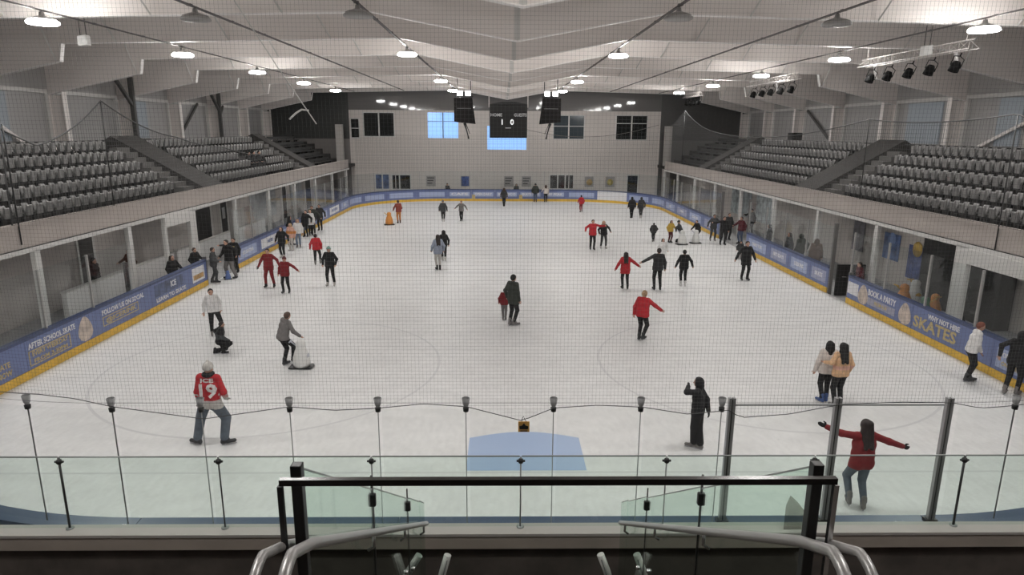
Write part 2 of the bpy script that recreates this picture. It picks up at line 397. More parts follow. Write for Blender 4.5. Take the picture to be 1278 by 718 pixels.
text_obj('digit', '1', .62, m_led, t, Matrix.Translation((-.52,-.26,7.1))@rx); text_obj('digit', '0', .62, m_led, t, Matrix.Translation((.30,-.26,7.1))@rx)
MB().box(-.25, .2, -.265, -.25, 6.62, 6.68).build('status_bar', m_ledd, t)
mb = MB()
for x in (-1.6, 1.6): mb.box(x-.04, x+.04, -.05, .05, 8.3, 10.9)
mb.build('hanger', m_steel, t)
# hanging speaker clusters
for sx, x in ((-1,-3.2),(1,3.05)):
    t = thing('speaker_cluster', 'black loudspeaker cluster with white lamps hanging %s of the scoreboard' % ('left' if sx < 0 else 'right'), 'speaker', (x, 50, 0), group='hanging speaker clusters')
    MB().prism([(-.72,7.05),(.80,6.90),(.56,8.75),(-.72,8.72)] if sx < 0 else [(-.80,6.90),(.72,7.05),(.72,8.72),(-.56,8.75)], 'y', -.4, .4).build('speaker_box', mat('speaker_black', (.007,.006,.006), .8, spec=.2), t, .03)
    MB().prism([(-.5,7.95),(.5,7.95),(.5,8.02),(-.5,8.02)], 'y', -.425, -.401).build('grille_bar', mat('speaker_bar', (.04,.04,.04), .6), t)
    f = MB(); f.box(-.66,.66,-.1,.1,8.76,8.86); f.box(-.5,-.44,-.05,.05,8.8,10.6); f.box(.44,.5,-.05,.05,8.8,10.6); f.build('bracket', m_black, t)
    for k in (-.28, .3):
        MB().box(k-.2, k+.2, -.5, -.3, 8.85, 9.2).build('white_lamp', mat('cluster_lamp', (.9,.9,.9), .4, emit=((1,1,1), 2.0)), t, .03)
    c = MB(); c.tube([(.0*sx,-.1,6.96),(-.12*sx,-.1,6.6),(-.25*sx,-.1,6.1),(-.3*sx,-.1,5.85)], [.10,.05,.04,.07], 7); c.tube([(-.1*sx,-.1,6.96),(-.4*sx,-.1,6.2)], .025, 5)
    c.build('cable_tail', m_black, t)
# thin loose rope and bent rod hanging from the roof at upper left
t = thing('hanging_rope', 'thin pale rope slanting down from the roof at upper left with a bent hook', 'rope', (0,0,0))
MB().tube([(-8.93,21.9,10.8),(-7.5,21.9,8.45),(-6.36,21.9,6.66)], .018, 6).build('cord', m_white, t)
MB().tube([(-7.2,21.9,6.80),(-7.0,21.9,6.98),(-6.8,21.9,7.10),(-6.58,21.9,7.08)], .03, 6).build('hook', m_white, t)
# ------------------------------------------------------------------ stands
m_deck = mat('stand_concrete', (.045,.042,.04), .85, var=.15, scale=2)
m_fascia = mat('fascia_beige', (.42,.375,.345), .7, var=.06, scale=1.2)
m_aisle = mat('aisle_dark', (.045,.042,.04), .85, var=.15)
NR, PITCHX, RISE = 5, .72, .45
def rowx(k): return 15.35+PITCHX*k          # front edge of row k
def rowz(k): return 3.32+RISE*k
for sx, side in ((-1,'left'),(1,'right')):
    prof = [(14.5,3.05)]
    prof.append((14.5,3.32))
    for k in range(NR): prof += [(rowx(k) if k else 14.5, rowz(k)), (rowx(k+1), rowz(k))]
    prof += [(rowx(NR), rowz(NR)-.25), (22.4, rowz(NR)-.25), (22.4, 3.05)]
    mb = MB()
    mb.prism([(sx*a, b) for a, b in prof], 'y', 12, YF-.2)
    struct('stand_terrace', mb, m_deck, 'dark stepped concrete terrace of the %s stand' % side, 'terrace')
    f = MB(); f.box(sx*14.36, sx*14.5, 12, 61.5, 3.08, 3.78); f.box(sx*14.33, sx*14.5, 12, 61.5, 3.74, 3.80)
    struct('stand_fascia', f, m_fascia, 'beige parapet band along the front of the %s stand' % side, 'parapet')
    h = MB(); h.box(sx*14.3, sx*14.46, 12, 61.5, 2.93, 3.06)
    struct('corridor_header', h, m_white, 'white header rail under the %s stand parapet' % side, 'header rail')
    g = MB(); g.box(sx*14.32, sx*14.42, 12, 61.5, 3.055, 3.085)
    struct('trim_3', g, m_black, 'dark shadow gap between parapet and header rail on the %s' % side, 'trim')  # plain black strip filling the joint
    ys = (14.7, 19.8, 24.85, 30, 35, 40.1, 45.2, 50.3, 55.4, 60.5) if sx < 0 else (15.8, 20.9, 25.95, 31, 36.2, 41.4, 46.5, 51.6, 56.7, 61.4)
    for i, y in enumerate(ys):
        wd = .3 if (sx < 0 and y == 30) or (sx > 0 and y == 20.9) else .11
        struct('corridor_post', MB().box(sx*14.3, sx*14.46, y-wd, y+wd, -.06, 2.95), m_white, '%s white post under the %s stand from the gallery' % (ORD[i+1], side), 'post')
    b = MB()
    if sx < 0: b.box(-14.28, -14.46, 27.5, 29.75, 2.5, 2.93); b.box(-14.30, -14.46, 27.45, 27.6, -.06, 2.6)
    else: b.box(14.28, 14.46, 15.9, 20.65, 2.45, 2.93)
    struct('corridor_bulkhead', b, m_white, 'white boxed bulkhead under the %s header rail' % side, 'bulkhead')
    wl = MB().box(sx*16.8, sx*17, 12, YF-.2, -.06, 3.05)
    struct('wall_corridor_'+side, wl, mat('corridor_wall', (.50,.465,.44), .7, var=.1, scale=.8), 'beige corridor wall under the %s stand' % side, 'wall')
    # stair aisles with solid sloping bulkheads
    for name, y0, y1, bb in (('near', 31.7, 35.6, .12), ('far', 50.2, 53.4, .12)):
        st = MB()
        for k in range(NR*2+1):
            x = 14.7+PITCHX*k/2; st.box(sx*x, sx*(x+.36), y0+.15, y0+1.2, 3.2, 3.32+RISE*k/2+.02)
        struct('stand_stair', st, mat('stair_grey', (.12,.115,.11), .85), 'flight of aisle steps beside the %s sloping bulkhead of the %s stand' % (name, side), 'stairs')
        w = MB(); w.prism([(sx*14.75,3.3),(sx*14.75,3.3+bb+.15),(sx*15.2,3.45+bb+.25),(sx*19.2,3.45+bb+2.55),(sx*19.6,3.45+bb+2.3),(sx*19.6,3.3)], 'y', y0+1.3, y1-.25)
        struct('stand_bulkhead', w, m_aisle, 'dark solid sloping bulkhead beside the %s aisle of the %s stand' % (name, side), 'bulkhead')
    # back rail
    r = MB(); x = sx*(rowx(NR)+.15); r.tube([(x,18,rowz(NR)+.35),(x,61,rowz(NR)+.35)], .03, 6)
    for k in range(22): r.tube([(x,18+2*k,rowz(NR)-.25),(x,18+2*k,rowz(NR)+.35)], .025, 6)
    tag(r.build('guard_rail', m_black), 'black guard rail behind the top row of the %s stand' % side, 'railing')

# tip-up seats
m_seat = mat('seat_grey_plastic', (.21,.205,.20), .45, var=.05)
m_seatd = mat('seat_bracket_metal', (.02,.02,.02), .5)
def back_mb():
    mb = MB(); n = 6; vs = []
    rows = [(0,.02,.13),(.16,.0,.14),(.34,-.05,.14),(.40,-.075,.115)]
    for t in (0, .03):
        for z, y, hw in rows:
            for j in range(n+1):
                a = -1+2*j/n; vs.append((a*hw, y-t-.035*(1-a*a), .42+z))
    w = n+1; L = len(rows)*w; fs = []
    for i in range(len(rows)-1):
        for j in range(n):
            a = i*w+j; fs.append((a, a+1, a+w+1, a+w)); fs.append((L+a, L+a+w, L+a+w+1, L+a+1))
    for j in range(n):
        fs.append((j, L+j, L+j+1, j+1)); e = (len(rows)-1)*w+j; fs.append((e, e+1, L+e+1, L+e))
    for i in range(len(rows)-1):
        a = i*w; fs.append((a, a+w, L+a+w, L+a)); b = i*w+n; fs.append((b, L+b, L+b+w, b+w))
    return mb.add(vs, fs, 0, True)
def pan_mb():
    mb = MB()
    return mb.prism([(.03,.44),(.08,.43),(.11,.74),(.09,.77),(.05,.76)], 'x', -.125, .125)
def bracket_mb():
    mb = MB()
    for x in (-.22, .22): mb.prism([(-.05,.0),(.03,.0),(.06,.42),(.0,.5),(-.05,.44)], 'x', x-.012, x+.012)
    mb.box(-.24, .24, -.02, .02, .40, .43)
    return mb
seat0 = thing('stadium_seat', 'seat', 'seat')
back_mb().build('backrest', m_seat, seat0); pan_mb().build('seat_pan', m_seat, seat0); bracket_mb().build('bracket', m_seatd, seat0)
first_seat = True; far_seats = MB(); n_ind = 0
bm_, pm_, km_ = back_mb(), pan_mb(), bracket_mb()
RN = ['front row','second row up','third row up','fourth row up','top row']
for sx, side in ((-1,'left'),(1,'right')):
    a0 = 31.5
    for k in range(NR):
        x = sx*(rowx(k)+PITCHX*.55 if k else rowx(0)+.42); z = rowz(k)
        ys = [(a0-.25-.5*i, i, 'near') for i in range(40) if a0-.25-.5*i > (17.6, 18.6, 19.4, 20.6, 21.4)[k]]
        ys += [(36.0+.5*i, i, 'middle') for i in range(28)]
        for y, i, blk in ys:
            if sx < 0 and k in (1, 2) and abs(y-44.75) < 1.3: continue
            rz = -PI/2 if sx < 0 else PI/2       # local +y faces the rink
            if blk == 'near' or i < 8:
                where = '%s seat from the stairs' % ORD[i+1] if blk == 'near' else '%s seat beyond the sloping bulkhead' % ORD[i+1]
                lab = 'grey tip-up seat, %s, %s, %s stand' % (where, RN[k], side)
                if first_seat: s = seat0; s['label'] = lab; first_seat = False
                else: s = copy_thing(seat0, None, None, lab)
                s.location = (x, y, z); s.rotation_euler = (0, 0, rz); s['group'] = 'grey tip-up seats of the %s stand' % side; n_ind += 1
            else:
                c, sn = math.cos(rz), math.sin(rz)
                for src, mi in ((bm_,0),(pm_,0),(km_,1)):
                    far_seats.add([(x+c*v[0]-sn*v[1], y+sn*v[0]+c*v[1], z+v[2]) for v in src.v], src.f, mi, mi == 0 and src is bm_)
print('individual seats', n_ind)
tag(far_seats.build('distant_stadium_seats', [m_seat, m_seatd]), 'grey tip-up seats filling the rest of the middle blocks of both stands', 'seats', None, 'stuff')
# plain benches of the far blocks
for sx, side in ((-1,'left'),(1,'right')):
    for k in range(NR):
        t = thing('stand_bench', 'dark bench in the %s of the far block of the %s stand' % (RN[k], side), 'bench', (sx*(rowx(k)+.45), 57.4, rowz(k)), 0, 'dark benches in the far blocks')
        MB().box(-.18, .18, -3.6, 3.6, .40, .46).build('bench_seat', mat('bench_dark', (.035,.035,.034), .6), t, .01)
        MB().box(-.22, -.17, -3.6, 3.6, .5, .75).build('backrest', mat('bench_dark', (.035,.035,.034), .6), t) if sx < 0 else MB().box(.17, .22, -3.6, 3.6, .5, .75).build('backrest', mat('bench_dark', (.035,.035,.034), .6), t)
        for y in (-3.2, -1.1, 1.1, 3.2):
            l = MB(); l.box(-.15, .15, y-.03, y+.03, 0, .41); l.box(sx*.14, sx*.17, y-.03, y+.03, .0, .6); l.build('leg', m_black, t)
t = thing('floor_speaker', 'black box speaker standing behind the top row of the right stand', 'speaker', (19.9, 47.3, rowz(NR)-.25))
MB().box(-.35, .35, -.4, .4, .0, 1.1).build('cabinet', m_black, t, .03)
MB().lathe([(.0,-.01),(.22,-.01),(.24,.0)], (-.36, 0, .45), 16, 0, 'x').build('cone', mat('cone_grey', (.03,.03,.03), .6), t)

# ------------------------------------------------------------------ corridor fittings
def door(n, sx, y0, y1, z0, z1, leafm, label, win=False):
    x = sx*16.8; f = MB(); e = -sx
    f.box(x, x+e*.05, y0-.12, y0, -.06, z1+.12); f.box(x, x+e*.05, y1, y1+.12, -.06, z1+.12); f.box(x, x+e*.05, y0, y1, z1, z1+.12)
    o = struct('door_%d' % n, f, m_white, label, 'door')
    MB().box(x, x+e*.03, y0, y1, -.06, z1).build('leaf', leafm, o)
    if win: MB().box(x+e*.03, x+e*.04, y0+.2, y1-.25, 1.35, 2.0).build('vision_panel', mat('pale_panel', (.5,.5,.5), .3), o)  # vision panel in plain pale grey
    MB().box(x+e*.03, x+e*.08, y1-.15, y1-.1, .95, 1.1).build('handle', m_chrome, o)
m_leaf = mat('door_dark', (.022,.020,.019), .5)
door(2, -1, 35.4, 37.5, 0, 2.25, m_leaf, 'wide dark double door under the left stand')
door(3, -1, 38.9, 39.75, 0, 2.3, m_leaf, 'narrow dark door with a light vision panel under the left stand', True)
door(4, -1, 25.6, 26.5, 0, 2.35, mat('door_dim', (.06,.057,.054), .4), 'white framed doorway under the left stand nearest the gallery')
door(5, -1, 50.0, 50.9, 0, 2.3, m_leaf, 'dark door far along the left corridor')
door(6, -1, 56.0, 57.5, 0, 2.3, m_leaf, 'dark double door farthest along the left corridor')
for i,(x0,y0,y1) in enumerate(((-15.6,26.6,30.4),(-15.6,30.7,42.5),(-15.6,22.6,26.4))):
    t = thing('bench_barrier', 'low white barrier wall of the players bench on the left, %s' % ('behind the rink gate','below the double door','nearest the gallery')[i], 'barrier', (x0, 0, -.06))
    MB().box(-.08, .08, y0, y1, 0, .98).build('panel', mat('barrier_white', (.78,.77,.76), .5), t); MB().box(-.11, .11, y0, y1, .98, 1.03).build('cap', m_white, t)
t = thing('dark_gate_panel', 'black padded rink gate standing open in the dark right side opening', 'gate', (13.2, 26.45, -.05))  # panel added for the darkness inside the opening
MB().box(0, 1.15, -.05, .05, 0, 1.3).build('panel', m_black, t, .02); MB().tube([(.2,-.07,.8),(.35,-.10,.8),(.6,-.10,.8),(.75,-.07,.8)], .015, 6).build('handle', m_chrome, t)
for sx, side in ((-1,'left'),(1,'right')):
    for i, y in enumerate((19, 27, 35, 43, 51, 58)):  # unseen strips, added to brighten the corridor under the stands
        t = thing('corridor_fill_light', 'lit strip lamp under the %s stand, %s from the gallery' % (side, ORD[i+1]), 'lamp', (sx*15.4, y, 2.98), 0, 'corridor strip lamps')
        MB().box(-.05, .05, -.75, .75, .0, .06).build('tray', m_white, t); MB().box(-.03, .03, -.72, .72, -.035, -.001).build('tube', mat('corridor_fill_glow', (1,1,1), .5, emit=((1,.97,.92), 18.0)), t)
o = MB().tube([(-13.27,22.45,-.05),(-13.27,22.45,2.05)], .075, 10).build('padded_post', m_black); tag(o, 'black padded post where the left shield glass ends', 'post')
# posters and fittings along the right corridor
x = 16.78
for i,(y0,y1,z0,z1,col,lab) in enumerate(((28.3,29.5,1.0,2.15,(.10,.16,.34),'blue and white poster on the right corridor wall'),(26.4,27.6,.5,1.9,(.07,.10,.26),'tall dark blue poster with yellow head on the right corridor wall'),
    (31.2,32.2,.9,2.3,(.16,.15,.17),'dim poster with orange patch on the right corridor wall'),(42,45,.6,2.4,(.42,.46,.47),'pale panel on the right corridor wall far along'),(46,50,.6,2.4,(.36,.40,.41),'wide pale board farthest along the right corridor wall'))):
    o = MB().box(x, x-.03, y0, y1, z0, z1).build('poster_picture', mat('poster_r%d' % i, col, .4, var=.45, scale=3)); tag(o, lab, 'poster')
    if i == 1: MB().lathe([(0,-.02),(.32,-.02),(.32,0)], (x-.03, 27, 1.78), 16, 0, 'x').build('badge', mat('badge_yellow', (.5,.33,.08), .5), o)
    if i == 0: MB().lathe([(0,-.02),(.3,-.02),(.3,0)], (x-.03, 28.9, 1.9), 16, 0, 'x').build('badge', mat('badge_blue', (.25,.35,.6), .5), o)
for i,(x_,y0,y1,z0,z1) in enumerate(((-16.78,43.5,48.5,.5,2.5),(-16.78,52,55,.7,2.4))):
    o = MB().box(x_, x_+.03, y0, y1, z0, z1).build('notice_sign', mat('notice_pale', (.42,.43,.44), .4, var=.2, scale=2)); tag(o, 'pale notice board on the left corridor wall, %s' % ('nearer' if i == 0 else 'farther'), 'notice board')
o = MB().box(16.2, 16.75, 21.5, 25.8, -.06, 3.0).build('dark_kiosk', mat('kiosk_black', (.02,.02,.02), .5)); tag(o, 'black recess unit under the right stand behind the thick white post', 'kiosk')
# ------------------------------------------------------------------ ice
def rrect(x0, x1, y0, y1, r, n=14):
    pts = []
    for cx, cy, a in ((x1-r,y0+r,-PI/2),(x1-r,y1-r,0),(x0+r,y1-r,PI/2),(x0+r,y0+r,PI)):
        pts += [(cx+r*math.cos(a+PI/2*k/n), cy+r*math.sin(a+PI/2*k/n)) for k in range(n+1)]
    return pts
R = 7.5
def ice_mat():
    m = mat('ice', (.70,.70,.70), .42, spec=.25)
    nt = m.node_tree; b = nt.nodes['Principled BSDF']
    tc = nt.nodes.new('ShaderNodeTexCoord')
    outs = []
    for scl, st, lo, hi in ((.9,(1,2.2,1),.62,.70),(9,(1,.35,1),.60,.71),(40,(.25,1,1),.63,.70)):
        mp = nt.nodes.new('ShaderNodeMapping'); mp.inputs['Scale'].default_value = st
        nz = nt.nodes.new('ShaderNodeTexNoise'); nz.inputs['Scale'].default_value = scl; nz.inputs['Detail'].default_value = 5
        r = nt.nodes.new('ShaderNodeMapRange'); r.inputs[1].default_value = .35; r.inputs[2].default_value = .62; r.inputs[3].default_value = .93; r.inputs[4].default_value = 1.0
        nt.links.new(tc.outputs['Object'], mp.inputs[0]); nt.links.new(mp.outputs[0], nz.inputs['Vector']); nt.links.new(nz.outputs['Fac'], r.inputs[0])
        outs.append(r.outputs[0])
    a = nt.nodes.new('ShaderNodeMath'); a.operation = 'MULTIPLY'; nt.links.new(outs[0], a.inputs[0]); nt.links.new(outs[1], a.inputs[1])
    a2 = nt.nodes.new('ShaderNodeMath'); a2.operation = 'MULTIPLY'; nt.links.new(a.outputs[0], a2.inputs[0]); nt.links.new(outs[2], a2.inputs[1])
    mx = nt.nodes.new('ShaderNodeMix'); mx.data_type = 'RGBA'; mx.inputs[6].default_value = (0,0,0,1); mx.inputs[7].default_value = (.74,.74,.735,1)
    nt.links.new(a2.outputs[0], mx.inputs[0]); nt.links.new(mx.outputs[2], b.inputs['Base Color'])
    return m
ice = MB().prism(rrect(-X0, X0, Y0, Y1, R), 'z', -.06, 0)
ice = struct('floor_ice', ice, ice_mat(), 'white ice surface with faint grey markings and skate scratches', 'ice')
m_line = mat('faint_grey_line', (.56,.56,.565), .4); m_crease = mat('crease_blue', (.33,.43,.62), .4)
def ribbon(pts, wd, z=.003):
    mb = MB()
    vs = []
    for i, p in enumerate(pts):
        a, b = pts[max(i-1,0)], pts[min(i+1,len(pts)-1)]
        d = Vector((b[0]-a[0], b[1]-a[1])).normalized(); n = Vector((-d.y, d.x))*(wd/2)
        vs += [(p[0]+n.x, p[1]+n.y, z), (p[0]-n.x, p[1]-n.y, z)]
    mb.add(vs, [(2*i, 2*i+1, 2*i+3, 2*i+2) for i in range(len(pts)-1)])
    return mb
for y, wd in ((30.65,.30),(39.1,.30),(49.2,.25),(35.0,.12)): ribbon([(-12.9,y),(12.9,y)], wd).build('rink_line', m_line, ice)
ribbon([(-11.6,11.85),(11.6,11.85)], .06).build('goal_line', m_line, ice)
ribbon([(-11.6,59.0),(11.6,59.0)], .06).build('goal_line', m_line, ice)
for cx, cy in ((-6.8,17.9),(6.9,18.1)):
    ribbon([(cx+4.55*math.cos(2*PI*k/72), cy+4.55*math.sin(2*PI*k/72)) for k in range(73)], .07).build('face_off_circle', m_line, ice)
cr = [(-1.16,11.92),(1.21,11.92)]+[(1.21-2.37*k/16, 13.35+.30*math.sin(PI*k/16)) for k in range(17)]
MB().add([(x, y, .004) for x, y in cr], [tuple(range(len(cr)))]).build('goal_crease', m_crease, ice)
# ------------------------------------------------------------------ boards around the rink
def path(s):
    """distance along the board line from the middle of the near end, anticlockwise -> point, inward normal"""
    a = X0-R; q = PI/2*R; hy = Y1-Y0-2*R
    segs = [a, q, hy, q, 2*a, q, hy, q, a]; L = sum(segs); s %= L; i = 0
    while s > segs[i]+1e-9: s -= segs[i]; i += 1
    if i == 0: return (s, Y0), (0, 1)
    if i == 8: return (-a+s, Y0), (0, 1)
    if i == 2: return (X0, Y0+R+s), (-1, 0)
    if i == 4: return (a-s, Y1), (0, -1)
    if i == 6: return (-X0, Y1-R-s), (1, 0)
    cx, cy, a0 = {1:(a,Y0+R,-PI/2), 3:(a,Y1-R,0), 5:(-a,Y1-R,PI/2), 7:(-a,Y0+R,PI)}[i]
    t = a0+s/R
    return (cx+R*math.cos(t), cy+R*math.sin(t)), (-math.cos(t), -math.sin(t))
A_, Q_, HY = X0-R, PI/2*R, Y1-Y0-2*R
LTOT = 4*A_+4*Q_+2*HY
def s_right(y): return A_+Q_+(y-Y0-R)
def s_left(y): return A_+2*Q_+HY+2*A_+Q_+(Y1-R-y)
def s_far(x): return A_+2*Q_+HY+(A_-x)
def strip(s0, s1, z0, z1, o0, o1, step=.4):
    """solid strip following the boards; o = offset towards the rink"""
    straight = path(s0)[1] == path(s1)[1]
    n = 1 if straight else max(2, int((s1-s0)/step)); vs = []; fs = []
    for i in range(n+1):
        p, nr = path(s0+(s1-s0)*i/n)
        for o, z in ((o0,z0),(o1,z0),(o1,z1),(o0,z1)): vs.append((p[0]+nr[0]*o, p[1]+nr[1]*o, z))
    for i in range(n):
        for j in range(4): fs.append((4*i+j, 4*i+(j+1)%4, 4*i+4+(j+1)%4, 4*i+4+j))
    fs += [(0,1,2,3), (4*n+3,4*n+2,4*n+1,4*n)]
    return MB().add(vs, fs)
m_blue = mat('board_blue', (.14,.18,.35), .45, var=.10, scale=1.5)
m_navy = mat('board_cap_navy', (.045,.065,.15), .4)
m_capn = mat('board_cap_blue_grey', (.045,.07,.125), .35)
m_yel = mat('kick_yellow', (.70,.44,.06), .5, var=.12, scale=3)
m_outer = mat('board_back_grey', (.13,.115,.10), .7)
m_bwhite = mat('advert_white', (.72,.72,.74), .5); m_byel = mat('advert_yellow', (.50,.40,.20), .5); m_bpale = mat('advert_pale_blue', (.36,.42,.60), .5)
m_pink = mat('advert_pink', (.5,.27,.30), .5)
BH = 1.10
def board(s0, s1, label, face=m_blue, cap=m_navy, bands=(), BH=BH):
    g = .012; s0 += g/2; s1 -= g/2
    mid = path((s0+s1)/2)[0]
    t = thing('dasher_board', label, 'rink board', (0,0,0), 0, 'rink boards')
    strip(s0, s1, .20, BH-.07, -.10, 0).build('panel', [face], t)
    strip(s0, s1, 0, .22, -.10, .025).build('kick_plate', m_yel, t)
    strip(s0, s1, BH-.07, BH, -.16, .03 if cap is m_navy else .13).build('cap_rail', cap, t)
    strip(s0, s1, 0, BH-.07, -.16, -.10).build('back_frame', m_outer, t)
    for z0, z1, f0, f1, mm, nm in bands:
        strip(s0+(s1-s0)*f0, s0+(s1-s0)*f1, z0, z1, 0, .006).build(nm, mm, t)
    return t
def ad(t, s, txt, size, z, m, width=None):
    p, n = path(s); ang = math.atan2(n[1], n[0])+PI/2
    mw = Matrix.Translation((p[0]+n[0]*.008, p[1]+n[1]*.008, z))@Matrix.Rotation(ang, 4, 'Z')@Matrix.Rotation(PI/2, 4, 'X')
    return text_obj('advert_lettering', txt, size, m, t, mw, .003, width=width, bold=.03)
def ad_box(t, s, wd, z0, z1, m, th=.004):
    return strip(s-wd/2, s+wd/2, z0, z1, 0, th).build('advert_patch', m, t)
def frame_ad(t, s, wd, z0, z1, m):
    mb = MB(); 
    for a, b, c, d in ((s-wd/2,s+wd/2,z0,z0+.03),(s-wd/2,s+wd/2,z1-.03,z1),(s-wd/2,s-wd/2+.04,z0,z1),(s+wd/2-.04,s+wd/2,z0,z1)):
        q = strip(a, b, c, d, 0, .006); mb.add(q.v, q.f)
    return mb.build('advert_frame', m, t)
def penguin_patch(t, s, z0, z1):
    """plain rounded pale patch standing where the advert has a picture"""
    p, n = path(s); k = 14; vs = []
    tx, ty = -n[1], n[0]
    for i in range(k):
        a = 2*PI*i/k; dx = math.cos(a)*.34*(1-.35*math.sin(a)); dz = (z0+z1)/2+math.sin(a)*(z1-z0)/2
        vs.append((p[0]+tx*dx+n[0]*.007, p[1]+ty*dx+n[1]*.007, dz))
    MB().add(vs, [tuple(range(k))]).build('advert_picture', mat('picture_pale', (.52,.44,.38), .5, var=.3, scale=4), t)
# left side, from the near corner towards the far end (photographed adverts)
def L(y0, y1, label, **k): return board(s_left(y1), s_left(y0), label, **k)
def Rr(y0, y1, label, **k): return board(s_right(y0), s_right(y1), label, **k)
t = L(15.8, 16.9, 'blue board at the left edge of the photo with yellow lettering at its end')
ad(t, s_left(16.0), 'SKATE', .20, .62, m_byel); ad(t, s_left(16.05), 'NOW', .20, .40, m_byel)
t = L(16.9, 20.0, 'blue advert board reading AFTER SCHOOL SKATE on the left')
ad(t, s_left(18.0), 'AFTER SCHOOL SKATE', .22, .83, m_bwhite, 2.0); ad(t, s_left(17.85), 'EVERY WEEKDAY', .17, .60, m_byel, 1.5); ad(t, s_left(17.85), 'FROM 3.30PM', .15, .40, m_byel, 1.4)
frame_ad(t, s_left(17.85), 1.75, .30, .71, m_byel); penguin_patch(t, s_left(19.45), .24, 1.0)
t = L(20.0, 23.3, 'blue advert board reading FOLLOW US ON SOCIAL on the left')
ad(t, s_left(21.6), 'FOLLOW US ON SOCIAL', .22, .83, m_bwhite, 2.5); ad(t, s_left(21.4), '@ICERINK', .2, .55, m_byel, 1.8); frame_ad(t, s_left(21.4), 2.1, .40, .70, m_byel)
t = L(23.3, 26.4, 'dark blue board with a picture strip and white slogan on the left before the gate', bands=())
ad_box(t, s_left(24.7), 2.2, .52, .96, mat('picture_navy', (.075,.10,.19), .4, var=.5, scale=3)); ad(t, s_left(25.0), 'ICE', .3, .75, m_bwhite); ad(t, s_left(24.8), 'LEARN TO SKATE', .2, .38, m_bwhite, 2.3)
t = L(26.4, 27.95, 'blue board with a pale and orange poster at the left gate')
ad_box(t, s_left(27.15), 1.1, .36, .94, m_bwhite); ad_box(t, s_left(27.15), .95, .45, .65, mat('advert_orange', (.45,.28,.12), .5, var=.4, scale=5), .007)
fl = ((31.2,34.2),(34.2,37.6),(37.6,41.2),(41.2,44.8),(44.8,48.4),(48.4,52),(52,55.1))
for i, (a, b) in enumerate(fl):
    t = L(a, b, 'blue board with pale advert, %s beyond the left gate' % ORD[i+1])
    ad_box(t, s_left((a+b)/2), (b-a)*.78, .36, .86, m_bpale if i % 2 == 0 else m_bwhite); 
    ad(t, s_left((a+b)/2), ('ICE SKATING','PARTIES','JOIN THE CLUB','FIGURE SKATING','HOCKEY','SKATE SCHOOL','DISCO')[i], .24, .62, m_bwhite if i % 2 == 0 else m_blue)
# right side
t = Rr(15.8, 17.2, 'blue board with a pale advert at the right edge of the photo'); ad_box(t, s_right(16.55), 1.0, .32, .86, m_bpale); ad(t, s_right(16.55), 'OFFERS', .18, .70, m_bwhite); ad(t, s_right(16.55), 'ONLINE', .16, .46, m_byel)
t = Rr(17.2, 20.9, 'blue advert board with large SKATES lettering on the right')
ad(t, s_right(19.35), 'WHY NOT HIRE', .22, .84, m_bwhite, 1.5); ad(t, s_right(19.75), 'SKATES', .5, .52, m_byel, 2.1)
t = Rr(20.9, 23.7, 'blue advert board reading BOOK A PARTY on the right')
ad(t, s_right(22.75), 'BOOK A PARTY', .3, .78, m_bwhite, 1.75); ad_box(t, s_right(22.75), 1.75, .34, .60, mat('advert_greyblue', (.33,.33,.42), .5)); ad(t, s_right(22.75), 'FROM 8.50', .17, .47, m_byel)
penguin_patch(t, s_right(21.3), .24, .98)
t = Rr(23.7, 25.1, 'short blue board with pale panel beside the right gate'); ad_box(t, s_right(24.7), .75, .42, .88, m_bwhite); penguin_patch(t, s_right(23.95), .24, .98)
fr = ((26.7,28.4),(28.4,30.6),(30.6,33),(33,36.2),(40.9,44.4),(44.4,48),(48,51.5),(51.5,55.1))
for i, (a, b) in enumerate(fr):
    t = Rr(a, b, 'blue board with pale advert, %s beyond the right gate' % ORD[i+1])
    ad_box(t, s_right((a+b)/2), (b-a)*.76, .36, .86, m_bpale if i % 2 else mat('advert_lilac', (.34,.36,.5), .5))
    ad(t, s_right((a+b)/2), ('SKATE','LESSONS','BIRTHDAYS','FAMILY FUN','CLUB','ICE HOCKEY','CURLING','SKATE')[i], .24, .62, m_bwhite)
# corners and ends
for i in range(4):
    for nm, s0 in (('right', A_+Q_+HY), ('left', A_+2*Q_+HY+2*A_)):
        if nm == 'right' and i == 3: pass
        fa = m_blue
        t = board(s0+Q_*i/4, s0+Q_*(i+1)/4, '%s curved board of the far %s corner, counted towards the %s' % (ORD[i+1], nm, 'end wall' if nm == 'right' else 'gallery'),
                  m_bwhite if (nm == 'right' and i == 2) else fa, m_navy, ((.40,.84,.1,.9,m_bpale,'advert_patch'),) if not (nm == 'right' and i == 2) else ())
FT = ('OFF PEAK','SKATE HIRE','ICE DISCO','OPEN DAILY','CAFE')
for i in range(5):
    xa, xb = 5.5-2.2*i, 5.5-2.2*(i+1)
    t = board(s_far(xa), s_far(xb), 'blue and white end board beyond the ice, %s from the right corner' % ORD[i+1])
    ad_box(t, s_far((xa+xb)/2), 1.9, .42, .84, m_bpale); ad(t, s_far((xa+xb)/2), FT[i], .3, .64, m_bwhite, 1.6)
    if i in (1, 3): ad_box(t, s_far(xb+.2), .3, .24, .6, m_byel, .008)
nb = [-A_-Q_, -A_-Q_*.66, -A_-Q_*.33, -A_, -1.9, 2.55, 4.0, 5.5, A_+Q_*.33, A_+Q_*.66, A_+Q_]
